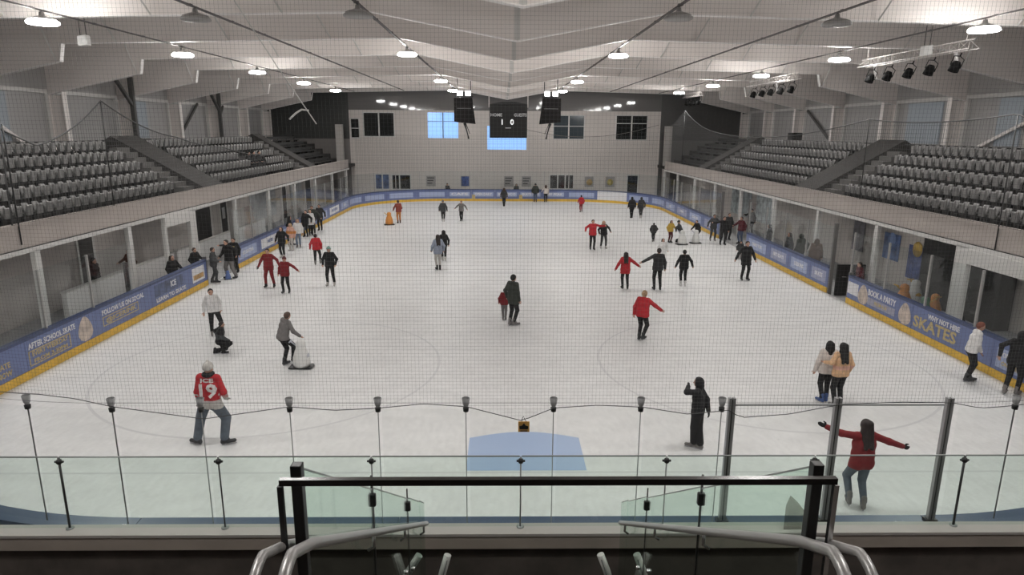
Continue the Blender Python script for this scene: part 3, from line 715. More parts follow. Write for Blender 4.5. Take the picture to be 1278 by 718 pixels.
for i, (a, b) in enumerate(zip(nb[:-1], nb[1:])):
    board(a, b, ('blue-capped board of the near left corner farthest from the gallery','blue-capped middle board of the near left corner','blue-capped board of the near left corner next to the straight end','blue-capped near end board left of the goal crease','blue-capped near end board in front of the goal crease','blue-capped board under the left gate glass of the near end','blue-capped board under the right gate glass of the near end','blue-capped board of the near right corner next to the straight end','blue-capped middle board of the near right corner','blue-capped board of the near right corner farthest from the gallery')[i], m_blue, m_capn, (), 1.20)
# gate posts at the side openings
for x, y, lab in ((13.08,26.65,'far grey gate post of the right side opening'),(13.08,25.12,'near grey gate post of the right side opening'),(-13.08,31.15,'far grey gate post of the left side opening'),(13.08,36.25,'near grey gate post of the second right opening'),(13.08,40.85,'far grey gate post of the second right opening'),(-13.08,28.0,'near grey gate post of the left side opening')):
    h = 2.9 if x > 0 and y < 27 and y > 26 else (2.9 if y > 30 else 1.2)
    o = MB().box(x-.07, x+.07, y-.045, y+.045, -.05, h).build('gate_post', mat('post_grey_metal', (.16,.155,.15), .4, metal=.3)); tag(o, lab, 'post')
# ------------------------------------------------------------------ shield glass
m_glass = glass('shield_glass', (.985,.99,.987), 1.28)
m_glass_side = glass('side_glass', (.94,.955,.955), 1.38)
m_gpost = mat('glass_post', (.42,.41,.40), .35, metal=.4)
m_seam = mat('seam_dark', (.10,.10,.10), .4); m_seaml = mat('seam_grey', (.38,.39,.39), .4); m_clip = mat('clip_black', (.02,.02,.02), .5)
def shield(s0, s1, z1, label, gm, group, post=None, clip=False, seam_w=.012):
    t = thing('shield_glass', label, 'glass pane', (0,0,0), 0, group)
    strip(s0+(.05 if clip else .04), s1-(.01 if clip else .035), BH+(.125 if clip else .005), z1, -.075, -.063).build('pane', gm, t)
    p, n = path(s1)
    if post: MB().box(p[0]-n[0]*.07-post, p[0]-n[0]*.07+post, p[1]-n[1]*.07-post, p[1]-n[1]*.07+post, BH, z1).build('post', m_gpost, t)
    if clip:
        cur = abs(p[0]) > 5.3; sw = .014 if cur else .008
        MB().bar((p[0]-n[0]*.07, p[1]-n[1]*.07, BH+.13), (p[0]-n[0]*.07, p[1]-n[1]*.07, z1), sw, .012, (1,0,0)).build('seam', m_seam if cur else m_seaml, t)
        ang = math.atan2(n[1], n[0])
        MB().lathe([(0,z1-.04),(.035,z1-.035),(.04,z1+.02),(.022,z1+.03),(0,z1+.03)], (p[0]-n[0]*.07, p[1]-n[1]*.07, 0), 10).build('clip', m_clip, t)
        mb = MB(); mb.lathe([(.022,z1+.03),(.040,z1+.06),(.055,z1+.15),(.05,z1+.155)], (p[0]-n[0]*.07, p[1]-n[1]*.07, 0), 10)
        mb.build('net_sleeve', mat('net_sleeve_grey', (.42,.42,.42), .8), t)
    return t
seams = [2.54-1.16*k for k in range(1, 8)]   # near straight, right to left
xs = [2.46]+seams
k = 0
for a, b in zip(xs[1:], xs[:-1]):
    k += 1
    s0, s1 = LTOT+a if a < 0 else a, LTOT+b if b <= 0 else b
    if s0 > s1: s0 -= LTOT
    if k == 7: k = 7
    shield(s0, s1, 2.92, 'clear shield pane of the near end, %s left of the gate posts' % ORD[k], m_glass, 'near end shield glass', None, True)
s = -5.58; k = 0
while s > -A_-Q_+.3:
    k += 1; shield(max(s-1.16, -A_-Q_), s, 2.92, 'curved clear shield pane at the near left corner, %s from the straight end' % ORD[k], m_glass, 'near end shield glass', None, True); s -= 1.16
s = 5.6; k = 0
while s < A_+Q_-.3:
    k += 1; shield(s, min(A_+Q_, s+1.16 if k > 1 else s+.85), 2.92, 'curved clear shield pane at the near right corner, %s from the gate' % ORD[k], m_glass, 'near end shield glass', None, True); s += 1.16 if k > 1 else .85
# gate glass with heavy twin posts
m_gate = mat('gate_post_steel', (.34,.34,.34), .35, metal=.5)
for i, (a, b) in enumerate(((2.64,3.96),(4.06,5.44))):
    t = thing('gate_glass', 'tall clear gate pane of the near end, %s' % ('left of the middle gate post','right of the middle gate post')[i], 'glass pane', (0,0,0), 0, 'near end gate panes')
    strip(a, b, BH+.125, 2.98, -.075, -.063).build('pane', m_glass, t)
    f = MB(); f.box(a, b, Y0-.085, Y0-.055, 2.965, 2.985); f.build('top_edge', mat('edge_grey', (.3,.31,.31), .4), t)
for i, x in enumerate((2.59, 4.01, 5.51)):
    t = thing('gate_post', 'tall twin steel gate post in the near end glass, %s' % ('leftmost','middle one','rightmost')[i], 'post', (x, Y0-.07, 1.225))
    for dx in (-.027, .027): MB().box(dx-.018, dx+.018, -.03, .03, 0, 1.85).build('upright', m_gate, t)
    MB().box(-.008, .008, -.02, .02, 0, 1.83).build('seal', m_black, t)
    MB().box(-.08, .08, -.05, .05, 0, .05).build('foot_plate', m_black, t)
# side and far glass
def run(f, ys, side, base):
    for i, (a, b) in enumerate(zip(ys[:-1], ys[1:])):
        s0, s1 = (f(a), f(b)) if f is s_right else (f(b), f(a))
        shield(s0, s1, 2.75 if i < 99 else 2.6, base % ORD[i+1], m_glass_side, '%s side shield glass' % side, .03)
run(s_right, [15.8+2.33*i for i in range(5)], 'right', 'clear shield pane along the right side, %s from the gallery')
run(s_right, [26.75+2.35*i for i in range(5)], 'right', 'clear shield pane along the right side, %s beyond the gate')
run(s_right, [40.9+2.37*i for i in range(7)], 'right', 'clear shield pane along the right side, %s beyond the second opening')
run(s_left, [15.8, 17.9, 20.1, 22.4], 'left', 'clear shield pane along the left side, %s from the gallery')
run(s_left, [31.25+2.39*i for i in range(11)], 'left', 'clear shield pane along the left side, %s beyond the gate')
nseg = 15; sa, sb = A_+Q_+HY, A_+2*Q_+HY+2*A_+Q_
for i in range(nseg):
    shield(sa+(sb-sa)*i/nseg, sa+(sb-sa)*(i+1)/nseg, 2.75, 'clear shield pane round the far end, %s from the right corner' % ORD[i+1], m_glass_side, 'far end shield glass', .03)
# ------------------------------------------------------------------ protective nets
m_net = mat('net_cord', (.10,.10,.10), .8); m_rope = mat('net_rope', (.07,.07,.07), .8)
HEM = [(-13.3,3.05),(-6.47,3.13),(-6.0,3.09),(-5.51,2.98),(-4.37,2.81),(-3.24,2.98),(-2.66,2.93),(-2.08,2.96),(-1.49,3.02),(-.93,2.98),(-.2,2.78),(.22,2.96),(.8,3.0),(1.4,2.97),(2.0,2.87),(2.57,2.93),(2.68,2.82),(3.34,2.87),(4.03,3.01),(4.84,3.04),(5.5,3.03),(5.89,2.95),(6.19,2.96),(6.6,2.98),(13.3,3.0)]
def hem(s):
    for a, b in zip(HEM[:-1], HEM[1:]):
        if a[0] <= s <= b[0]: return a[1]+(b[1]-a[1])*(s-a[0])/(b[0]-a[0])
    return 3.0
def near_net():
    t = thing('protective_net', 'fine dark safety net hanging above the near end glass', 'net')
    mb = MB(); p_ = .048; w_ = .0006; S = 13.2; top = 9.3
    n = int(2*S/p_)
    def P(s, off=.135):
        p, nr = path(s); return Vector((p[0]-nr[0]*off, p[1]-nr[1]*off, 0))
    for i in range(n+1):
        s = -S+i*p_; p = P(s); mb.box(p.x-w_, p.x+w_, p.y-w_, p.y+w_, hem(s), top)
    z = 2.85
    ss = [-S+2*S*i/110 for i in range(111)]; pp = [P(s) for s in ss]; hh = [hem(s) for s in ss]
    while z < top:
        idx = [i for i in range(len(ss)) if hh[i] <= z+.01]
        vs, fs = [], []
        for i in range(len(ss)-1):
            if hh[i] <= z+.02 and hh[i+1] <= z+.02:
                a, b = pp[i], pp[i+1]; k = len(vs)
                d = (b-a).normalized(); nn = Vector((-d.y, d.x, 0))*w_
                for q in (a, b):
                    for sg, dz in ((-1,-w_),(1,-w_),(1,w_),(-1,w_)): vs.append((q.x+nn.x*sg, q.y+nn.y*sg, z+dz))
                for j in range(4): fs.append((k+j, k+(j+1)%4, k+4+(j+1)%4, k+4+j))
        mb.add(vs, fs); z += p_
    mb.build('mesh', m_net, t)
    h = MB(); q = []
    for i in range(241):
        s = -S+2*S*i/240; p = P(s); q.append((p.x, p.y, hem(s)))
    h.tube(q, .0055, 5); h.tube([(a[0], a[1], 3.03) for a in q if True], .0022, 4)
    h.build('hem_rope', m_rope, t)
    b = MB(); b.tube([(P(s).x, P(s).y, top) for s in ss], .02, 6); b.build('top_cable', m_black, t)
    for s in (-10, -5, 0, 5, 10): MB().tube([(P(s).x, P(s).y, top), (P(s).x, P(s).y, 10.85)], .008, 5).build('suspension_wire', m_black, t)
near_net()
# small warning sign tied to the net hem
t = thing('warning_sign', 'small yellow and black warning sign hanging from the net hem above the goal crease', 'sign', (-.17, Y0-.05, 2.655))
MB().box(-.075, .075, -.006, .006, -.075, .075).build('plate', mat('sign_yellow', (.62,.33,.08), .5), t)
MB().prism([(-.055,-.035),(.055,-.035),(.06,.01),(.025,.02),(0,.055),(-.025,.02),(-.06,.01)], 'y', -.010, -.006).build('symbol', m_black, t)
MB().box(-.05, .05, -.010, -.006, -.065, -.05).build('bar', m_black, t)
c = MB(); c.tube([(-.03,0,.075),(-.02,0,.13),(0,0,.15)], .004, 5); c.tube([(.03,0,.075),(0,0,.13)], .004, 5); c.build('tie', m_black, t)
# side nets with a swagged top rope
def side_net(x, rope, zb, label, cords, pitch=.14):
    t = thing('side_net', label, 'net')
    def zt(y):
        for a, b in zip(rope[:-1], rope[1:]):
            if a[0] <= y <= b[0]:
                f = (y-a[0])/(b[0]-a[0]); return a[1]+(b[1]-a[1])*f-(b[2])*4*f*(1-f)
        return zb
    mb = MB(); w_ = .0035; y = rope[0][0]
    while y < rope[-1][0]:
        mb.box(x-w_, x+w_, y-w_, y+w_, zb, zt(y)); y += pitch
    z = zb
    while z < max(r[1] for r in rope):
        y = rope[0][0]; st = None
        while y <= rope[-1][0]+.2:
            ok = y <= rope[-1][0] and zt(y) >= z
            if ok and st is None: st = y
            if not ok and st is not None: mb.box(x-w_, x+w_, st, y, z-w_, z+w_); st = None
            y += .2
        z += pitch
    mb.build('mesh', m_net, t)
    n = 160; r = MB(); r.tube([(x, rope[0][0]+(rope[-1][0]-rope[0][0])*i/n, zt(rope[0][0]+(rope[-1][0]-rope[0][0])*i/n-1e-6)) for i in range(n+1)], .022, 6)
    r.build('top_rope', m_rope, t)
    for y, a, b in cords: MB().tube([(x,y,a),(x,y,b)], .02, 6).build('net_cord', m_black, t)
side_net(-14.33, [(19.0,6.5,0),(20.5,5.98,0),(24.1,7.42,.22),(29.3,6.14,.22),(34,5.6,.1),(40,5.0,.1)], 3.8, 'faint safety net with a swagged rope in front of the left stand', [(19.25,3.2,6.6),(24.1,3.8,7.42)])
side_net(14.33, [(18.4,6.6,0),(19.55,7.04,0),(27.5,7.0,.18),(33.8,6.36,.05),(47.7,6.45,.25),(55.6,8.1,.25),(60,7.0,.1)], 3.8, 'faint safety net with a swagged rope in front of the right stand', [(19.55,3.0,7.0),(27.5,3.8,7.0),(55.6,3.8,8.1)])
# swagged rope and net below the far windows
t = thing('hanging_net', 'faint safety net behind the far boards with a sagging top rope', 'net')
mb = MB(); zr = lambda x: 5.9+1.5*(abs(x-7)/8)**2 if x > 0 else 5.9+1.3*(abs(x+7)/8)**2
x = -14.0
while x < 14.0: mb.box(x-.004, x+.004, 63.1, 63.108, 2.75, min(zr(x), 6.3)); x += .16
for k in range(22): mb.box(-14, 14, 63.1, 63.108, 2.75+.15*k-.004, 2.75+.15*k+.004)
mb.build('mesh', m_net, t)
r = MB(); r.tube([(x/2, 63.1, min(zr(x/2), 7.0)) for x in range(0, 29)], .02, 5); r.build('top_rope', mat('rope_grey', (.15,.14,.13), .8), t)
# ------------------------------------------------------------------ gallery edge in the foreground
XL, XR = -1.36, .92
m_ledge = mat('ledge_taupe', (.30,.26,.225), .7, var=.08, scale=2)
m_ledget = mat('ledge_top_pale', (.34,.32,.30), .5)
m_bglassf = glass('balustrade_glass', (.925,.975,.95), 1.32)
m_sglass = glass('stair_glass', (.90,.965,.93), 1.32)
m_edge = mat('glass_edge_grey', (.22,.24,.23), .3)
led = MB(); led.box(-12, 12, 7.06, 7.27, 1.63, 1.80)
led = struct('ledge', led, m_ledge, 'taupe ledge carrying the glass balustrade above the near end', 'ledge')
l2 = MB(); l2.box(-12, 12, 7.05, 7.28, 1.80, 1.835)
l2.build('ledge_cap', m_ledget, led)
MB().box(-12, 12, 7.12, 7.22, -.06, 1.63).build('ledge_wall', m_concd, led)
struct('wall_gallery', MB().box(-12, 12, 2.3, 2.55, -.06, 3.95), m_concd, 'dark wall under the front of the viewing gallery', 'wall')
struct('floor_gallery', MB().box(-12, 12, -5.9, 2.55, 3.95, 4.05), m_concd, 'dark gallery floor where the viewer stands', 'floor')
struct('floor_walkway', MB().box(-12, 12, 2.56, 6.99, -.06, .3), m_concd, 'dark lower walkway behind the near end ledge', 'floor')
st = MB()
N = 16
for k in range(N):
    y = 2.56+k*.27; z = 4.0-(k+1)*.168
    st.box(XL-.07, XR+.07, y, y+.28, .31, z)
struct('staircase', st, m_concd, 'dark concrete stairs descending from the gallery between glass balustrades', 'stairs')
# ledge balustrade: panes with ball clamps on slim posts
px = [-9.3,-7.45,-5.64,-3.79,-2.0,-.24,1.49,3.26,5.06,6.9,8.7]
nm = ['outside the left edge','leftmost','below the skater in the red number jersey','left of the stairs','behind the left stair balustrade','left of the goal crease middle','right of the goal crease middle','behind the right stair balustrade','below the red-jacketed girl','rightmost','outside the right edge']
for i, (a, b) in enumerate(zip(px[:-1], px[1:])):
    t = thing('ledge_glass', 'greenish balustrade glass pane on the ledge, %s' % nm[i], 'glass pane', (0,0,0), 0, 'ledge balustrade panes')
    MB().box(a+.012, b-.012, 7.194, 7.206, 1.845, 2.765).build('pane', m_bglassf, t)
    MB().box(a+.012, b-.012, 7.192, 7.208, 2.765, 2.778).build('top_edge', m_edge, t)
for i, x in enumerate(px[1:-1]):
    t = thing('balustrade_post', 'slim balustrade post with ball clamp, %s from the left on the ledge' % ORD[i+1], 'post', (x, 7.2, 1.835), 0, 'ledge balustrade posts')
    MB().tube([(0,0,0),(0,0,.93)], .009 if 1 < i < 7 else .014, 8).build('stem', mat('post_dark_steel', (.06,.06,.06), .35, metal=.5) if i in (0,1,2,7,8) else m_edge, t)
    MB().lathe([(0,.84),(.025,.848),(.038,.875),(.025,.902),(0,.91)], n=12).build('ball_clamp', m_black, t)
    MB().tube([(-.05,0,.875),(.05,0,.875)], .014, 6).build('clamp_bolt', m_black, t)
    MB().lathe([(.045,0),(.045,.012),(0,.012)], n=12).build('foot', m_edge, t)
# front rail of the stair opening
t = thing('stair_head_rail', 'dark metal rail frame spanning the top of the stairs', 'railing', (0,0,0))
r = MB(); r.bar((XL-.05,2.58,5.06),(XR+.05,2.58,5.06), .028, .028); r.build('top_rail', mat('rail_dark', (.02,.018,.017), .22, metal=.3), t)
MB().bar((XL-.05,2.58,5.04),(XL-.05,2.58,3.99), .022, .022, (0,1,0)).build('end_rod', m_black, t)
MB().bar((XR+.05,2.58,5.04),(XR+.05,2.58,3.99), .022, .022, (0,1,0)).build('end_rod', m_chrome, t)
for i, (x, sd) in enumerate(((XL,'left'),(XR,'right'))):
    p = thing('newel_post', 'black square post at the %s top of the stairs' % sd, 'post', (x, 2.66, 4.05))
    MB().box(-.024, .024, -.024, .024, 0, 1.05).build('shaft', m_black, p, .004); MB().box(-.06, .06, -.06, .06, 0, .015).build('foot_plate', m_black, p)
    # sloping glass
    y0, z0, y1, z1 = 2.70, 5.05, 7.0, 2.36-.08
    t = thing('stair_balustrade', 'sloping greenish glass balustrade down the %s side of the stairs' % sd, 'glass balustrade', (0,0,0), 0, 'stair balustrades')
    sl = (z1-z0)/(y1-y0); H_ = 1.0
    ys = (2.70, 4.16, 5.70, 6.55, 6.90)
    for a, b in zip(ys[:-1], ys[1:]):
        pts = [(a+.01, z0+sl*(a-y0)-H_), (b-.01, z0+sl*(b-y0)-H_), (b-.01, z0+sl*(b-y0)), (a+.01, z0+sl*(a-y0))]
        MB().prism(pts, 'x', x-.006, x+.006).build('pane', m_sglass, t)
        MB().bar((x, a+.01, z0+sl*(a-y0)+.004),(x, b-.01, z0+sl*(b-y0)+.004), .010, .007).build('pane_edge', m_edge, t)
    for y in ys[1:3]:
        zt = z0+sl*(y-y0); q = MB(); q.tube([(x,y,zt-1.15),(x,y,zt+.10)], .009 if y < 5 else .007, 8); o = q.build('post', m_black, t)
        MB().box(x-.026 if y < 5 else x-.03, x+.026 if y < 5 else x+.03, y-.02, y+.02, zt-.13, zt-.035).build('clamp', m_black, o, .01)
        for dy in (-.22, .22): MB().lathe([(0,-.02),(.022,-.02),(.022,.02),(0,.02)], (x, y+dy, zt+sl*dy-.78), 8, 0, 'x').build('glass_bolt', m_chrome, o)
    # handrail
    t = thing('handrail', 'grey tube handrail with a curved end down the %s side of the stairs' % sd, 'handrail', (0,0,0), 0, 'stair handrails')
    xo = x+.062 if sd == 'left' else x-.062
    h = []
    for a in range(9):
        an = PI*.5*a/8; h.append((xo, 2.36-.20*math.sin(an)-.02, 4.70+.20*math.cos(an)-.02))
    h = [(xo, 2.13, 4.2)]+h[::-1]
    h += [(xo, 2.36+.25*k, 4.90-(.25*k)*.62) for k in range(1, 18)]
    MB().tube(h, .025, 10).build('tube', mat('handrail_grey', (.33,.32,.31), .35, metal=.4), t)
    hh = [(p_[0]+(-.124 if sd == 'left' else .124), p_[1]+.02, p_[2]-.02) for p_ in h[:14]]
    MB().tube(hh, .021, 10).build('inner_tube', mat('handrail_grey', (.33,.32,.31), .35, metal=.4), t)
    for k in (6, 11, 16):
        c = h[9+k] if 9+k < len(h) else h[-1]
        MB().tube([c, (c[0], c[1], c[2]-.10), (x+(-.022 if sd == 'right' else .022), c[1], c[2]-.13)], .012, 6).build('bracket', m_chrome, t)
# lower stair rails showing at the foot of the frame
for i, (x, dx, lab) in enumerate(((-1.52,.13,'leftmost'),(-1.13,.06,'left of the middle'),(.73,-.08,'right of the middle'),(1.14,-.08,'rightmost'))):
    o = MB(); o.tube([(x-dx*1.2,6.50,.30),(x-dx*1.2,6.55,1.30),(x,6.6,1.65),(x+dx,6.62,1.86)], .042, 8)
    o = o.build('grab_bar', mat('grab_pale', (.50,.49,.47), .4, metal=.3)); tag(o, 'short pale grab bar at the foot of the stairs, %s of four' % lab, 'grab bar', 'grab bars')
    MB().tube([(x-dx*1.0,6.515,1.35),(x+dx*.9,6.582,1.82)], .008, 6).build('slot', mat('grab_slot', (.12,.12,.12), .5), o)
# frosted plate and rack
o = MB().prism([(2.93,1.85),(3.20,1.85),(3.19,2.06),(3.06,2.22),(2.97,2.30),(2.93,2.17)], 'y', 7.10, 7.108).build('clear_plate', glass('frosted_plate', (.62,.61,.59), 1.4))
tag(o, 'pale frosted plastic fin standing on the ledge beside the right black post', 'plate')
t = thing('wheeled_rack', 'dark blue metal rack behind the near left boards at the photo edge', 'rack', (-7.0, 7.75, 0))
mb = MB()
for k in range(5): mb.tube([(-.55+.24*k,0,.3),(-.55+.24*k,0,1.36),(-.50+.24*k,-.25,1.40)], .016, 6)
mb.build('hoop', mat('rack_navy', (.02,.03,.06), .4), t)
mb = MB(); mb.tube([(-.7,0,1.38),(.5,0,1.38),(.58,-.1,1.3),(.6,-.15,.3)], .02, 6); mb.tube([(-.7,-.25,1.40),(.45,-.25,1.40)], .018, 6); mb.tube([(-.7,0,.3),(.6,0,.3)], .02, 6); mb.build('frame', mat('rack_navy', (.02,.03,.06), .4), t)
mb = MB()
for a in (-.6, .5):
    for b in (-.12,.0): mb.lathe([(0,-.02),(.15,-.02),(.15,.02),(0,.02)], (a, b-.06, .15), 14, 0, 'y')
mb.build('wheels', m_black, t); 
# skate-aid toys on and off the ice
def skate_aid(label, loc, rz, bodym, bellym, k=1.0):
    t = thing('skate_aid', label, 'skate aid', loc, rz, 'skate aids')
    MB().lathe([(0,.06),(.24,.07),(.27,.16),(.25,.35),(.19,.55),(.14,.66),(.15,.72),(.15,.80),(.11,.88),(0,.92)], n=18).build('body', bodym, t)
    MB().lathe([(0,.26),(.02,.255),(.035,.0),(0,0)], (0,.13,.76), 8, 0, 'y').build('beak', mat('beak_orange', (.5,.2,.05), .5), t) if False else None
    b = MB(); b.prism([(-.36,-.22),(.30,-.22),(.36,-.12),(.36,.12),(.30,.22),(-.36,.22)], 'z', .02, .07); b.build('sled', m_black, t, .01)
    r = MB()
    for y in (-.17, .17): r.box(-.34, .34, y-.012, y+.012, 0, .025)
    r.build('runner', m_chrome, t)
    h = MB(); h.tube([(-.14,0,.72),(-.24,0,.80),(-.30,0,.86)], .022, 7); h.tube([(-.30,-.13,.86),(-.30,.13,.86)], .024, 7); h.build('handle', bellym, t)
    MB().lathe([(0,-.03),(.11,-.02),(.13,0),(.11,.03),(0,.06)], (.19,0,.36), 12, 0, 'x').build('belly', bellym, t)
    t.scale = (k, k, k); return t
m_aidw = mat('aid_white', (.68,.68,.66), .4); m_aidg = mat('aid_pale_grey', (.45,.47,.52), .5); m_aido = mat('aid_orange', (.62,.25,.05), .45); m_aidy = mat('aid_yellow', (.6,.36,.07), .5)
p = on_ice(377, 459); skate_aid('white skate aid on a dark sled pushed by the stooping grey-topped skater', (p.x, p.y, 0), 0, m_aidw, m_aidg, .9)
p = on_ice(486, 281); skate_aid('orange skate aid at the far end pushed by the skater in the dark red jacket', (p.x, p.y, 0), .2, m_aido, m_aidy, 1.0)
p = on_ice(851, 305.5); skate_aid('white skate aid in front of the stooping group near the right boards', (p.x, p.y, 0), .2, m_aidw, m_aidg, .95)
p = on_ice(868, 304); skate_aid('white skate aid right of its twin in the stooping group near the right boards', (p.x, p.y, 0), .1, m_aidw, m_aidg, .9)
p = on_ice(285, 349); skate_aid('low blue skate aid at the left gate below the leaning pair', (p.x, p.y, 0), .4, mat('aid_blue', (.10,.16,.36), .5), m_aidg, .45)
for i, (y, x, k, z, mm, lab) in enumerate(((24.3,14.75,1.1,0,m_aido,'orange one nearest the gate'),(23.3,15.3,.95,0,m_aido,'orange one set farthest back'),(22.7,14.55,1.0,0,mat('aid_green',(.06,.16,.09),.5),'the green one'),(21.45,14.7,1.05,0,m_aido,'orange one beside the thick white post'),(25.0,15.6,1.1,0,m_aidw,'the white one'),(18.6,15.3,.8,0,m_aido,'the orange one behind the stooping white top'))):
    skate_aid('skate aid stored behind the right boards, %s' % lab, (x, y, -.06), 1.2*i, mm, m_aidy, k)
# ------------------------------------------------------------------ people: implicit bodies meshed with surface nets
def seg_d(P, a, b, ra, rb):
    a = np.array(a, float); b = np.array(b, float); ba = b-a; L = float(ba@ba)+1e-12
    t = np.clip(((P-a)@ba)/L, 0, 1)
    return np.linalg.norm(P-a-t[:, None]*ba, axis=1)-(ra+(rb-ra)*t)
def ell_d(P, c, r, R=None):
    q = P-np.array(c, float)
    if R is not None: q = q@R          # columns of R are the local axes
    r = np.array(r, float); k = np.linalg.norm(q/r, axis=1)
    return (k-1)*r.min() if True else k
def field(P, prims, k):
    D = np.full(len(P), 9.)
    for p in prims:
        if p[0] == 'c': d = seg_d(P, *p[1:5])
        else: d = ell_d(P, *p[1:4])
        kk = k
        h = np.clip(.5+.5*(D-d)/kk, 0, 1)
        D = D*(1-h)+d*h-kk*h*(1-h)
    return D
def surf(prims, h, k=.02, cuts=()):
    """mesh of the smooth union of the prims; cuts = planes (point, normal) whose positive side is removed"""
    lo = np.full(3, 9e9); hi = -lo
    for p in prims:
        if p[0] == 'c': pts = [(np.array(p[1]), p[3]), (np.array(p[2]), p[4])]
        else: pts = [(np.array(p[1]), max(p[2]))]
        for c, r in pts: lo = np.minimum(lo, c-r); hi = np.maximum(hi, c+r)
    lo -= 2.5*h+k*.3; hi += 2.5*h+k*.3
    B = 6; n = np.ceil((hi-lo)/h/B).astype(int)*B+1
    D = np.full(n, 1.0)
    nb = (n-1)//B
    g = np.stack(np.meshgrid(*[np.arange(m) for m in nb], indexing='ij'), -1).reshape(-1, 3)
    ctr = lo+(g*B+B/2)*h
    dc = field(ctr, prims, k)
    near = np.abs(dc) < B*h*1.05+k
    D2 = np.where(dc < 0, -1., 1.)
    for gg, s in zip(g[(~near) & (D2 < 0)], D2[(~near) & (D2 < 0)]):
        D[gg[0]*B:gg[0]*B+B+1, gg[1]*B:gg[1]*B+B+1, gg[2]*B:gg[2]*B+B+1] = -1
    g = g[near]
    o = np.stack(np.meshgrid(*[np.arange(B+1)]*3, indexing='ij'), -1).reshape(-1, 3)
    idx = (g[:, None, :]*B+o[None]).reshape(-1, 3)
    idx = np.unique(idx[:, 0]*n[1]*n[2]+idx[:, 1]*n[2]+idx[:, 2])
    I = np.stack([idx//(n[1]*n[2]), (idx//n[2]) % n[1], idx % n[2]], -1)
    P = lo+I*h
    d = field(P, prims, k)
    D.reshape(-1)[idx] = d
    if cuts:
        gx = [lo[i]+np.arange(n[i])*h for i in range(3)]
        X, Y, Z = np.meshgrid(*gx, indexing='ij')
        for c, nn in cuts:
            D = np.maximum(D, (X-c[0])*nn[0]+(Y-c[1])*nn[1]+(Z-c[2])*nn[2])
    S = D < 0
    c8 = sum(S[i:S.shape[0]-1+i, j:S.shape[1]-1+j, k_:S.shape[2]-1+k_].astype(np.int8) for i in (0,1) for j in (0,1) for k_ in (0,1))
    act = (c8 > 0) & (c8 < 8)
    A = np.argwhere(act); vid = np.full(act.shape, -1, int); vid[act] = np.arange(len(A))
    acc = np.zeros((len(A), 3)); cnt = np.zeros(len(A))
    for ax in range(3):
        e = np.zeros(3, int); e[ax] = 1; oth = [i for i in range(3) if i != ax]
        for u in (0,1):
            for v in (0,1):
                of = np.zeros(3, int); of[oth[0]] = u; of[oth[1]] = v
                p0 = A+of; p1 = p0+e
                d0 = D[tuple(p0.T)]; d1 = D[tuple(p1.T)]; m = (d0 < 0) != (d1 < 0)
                t = np.where(m, d0/np.where(m, d0-d1, 1), 0)
                q = of+e*t[:, None]
                acc[m] += q[m]; cnt[m] += 1
    V = lo+(A+acc/np.maximum(cnt, 1)[:, None])*h
    F = []
    for ax in range(3):
        e = [0,0,0]; e[ax] = 1
        s0 = S[tuple(slice(0, S.shape[i]-e[i]) for i in range(3))]; s1 = S[tuple(slice(e[i], S.shape[i]) for i in range(3))]
        E_ = np.argwhere(s0 != s1); a, b = (ax+1) % 3, (ax+2) % 3
        E_ = E_[(E_[:, a] > 0) & (E_[:, b] > 0) & (E_[:, a] < n[a]-1) & (E_[:, b] < n[b]-1)]
        fl = s0[tuple(E_.T)]
        q = []
        for da, db in ((1,1),(0,1),(0,0),(1,0)):
            w_ = E_.copy(); w_[:, a] -= da; w_[:, b] -= db; q.append(vid[tuple(w_.T)])
        q = np.stack(q, -1); q[~fl] = q[~fl][:, ::-1]; F.append(q)
    return V, np.concatenate(F)
def part(name, V, F, mats, parent, mi=None, smooth=True):
    me = bpy.data.meshes.new(name); me.from_pydata(V.tolist(), [], F.tolist())
    for m in mats: me.materials.append(m)
    me.polygons.foreach_set('use_smooth', [smooth]*len(me.polygons))
    if mi is not None and len(mats) > 1:
        cen = V[F].mean(1); me.polygons.foreach_set('material_index', mi(cen).astype(int).tolist())
    o = bpy.data.objects.new(name, me); C.objects.link(o)
    if parent: o.parent = parent
    return o
def unit(v): v = np.array(v, float); return v/(np.linalg.norm(v)+1e-12)
def ik(a, b, l1, l2, pole):
    a = np.array(a, float); b = np.array(b, float); d = b-a; L = np.linalg.norm(d); mx = (l1+l2)*.999
    if L > mx: b = a+d/L*mx; d = b-a; L = mx
    u = d/L; x = (l1*l1-l2*l2+L*L)/(2*L); hh = math.sqrt(max(l1*l1-x*x, 0))
    p = np.array(pole, float); p = p-u*(p@u); p = unit(p)
    return a+u*x+p*hh, b
def cloth(name, col, var=.12): return mat('cloth_'+name, col, .85, var=var, scale=14)
SKIN = mat('skin', (.50,.30,.22), .6); SKIN2 = mat('skin_deep', (.26,.15,.10), .6); EYE = mat('eye_dark', (.02,.02,.02), .3); LIP = mat('lip', (.35,.13,.12), .5)
BLADE = mat('blade_steel', (.5,.5,.52), .25, metal=1)
COL = dict(red=(.42,.022,.03), dkred=(.20,.018,.022), black=(.012,.012,.013), char=(.030,.030,.031), grey=(.17,.16,.155), dkgrey=(.05,.052,.055), green=(.035,.04,.034), white=(.66,.65,.64), cream=(.60,.54,.50),
           pink=(.62,.36,.28), peach=(.60,.38,.22), jean=(.075,.10,.16), jeanl=(.15,.19,.26), jeang=(.10,.12,.145), blue=(.05,.09,.22), navy=(.02,.025,.05), yellow=(.50,.33,.06), orange=(.50,.20,.06), maroon=(.08,.012,.018), brown=(.09,.055,.04),
           blond=(.42,.30,.17), hairbr=(.06,.035,.025), hairbl=(.010,.009,.009), hairdk=(.028,.020,.018), hairred=(.16,.05,.03), mint=(.22,.36,.32), tan=(.33,.22,.13), greyblue=(.26,.29,.36), bone=(.45,.43,.40), redbr=(.24,.05,.035))
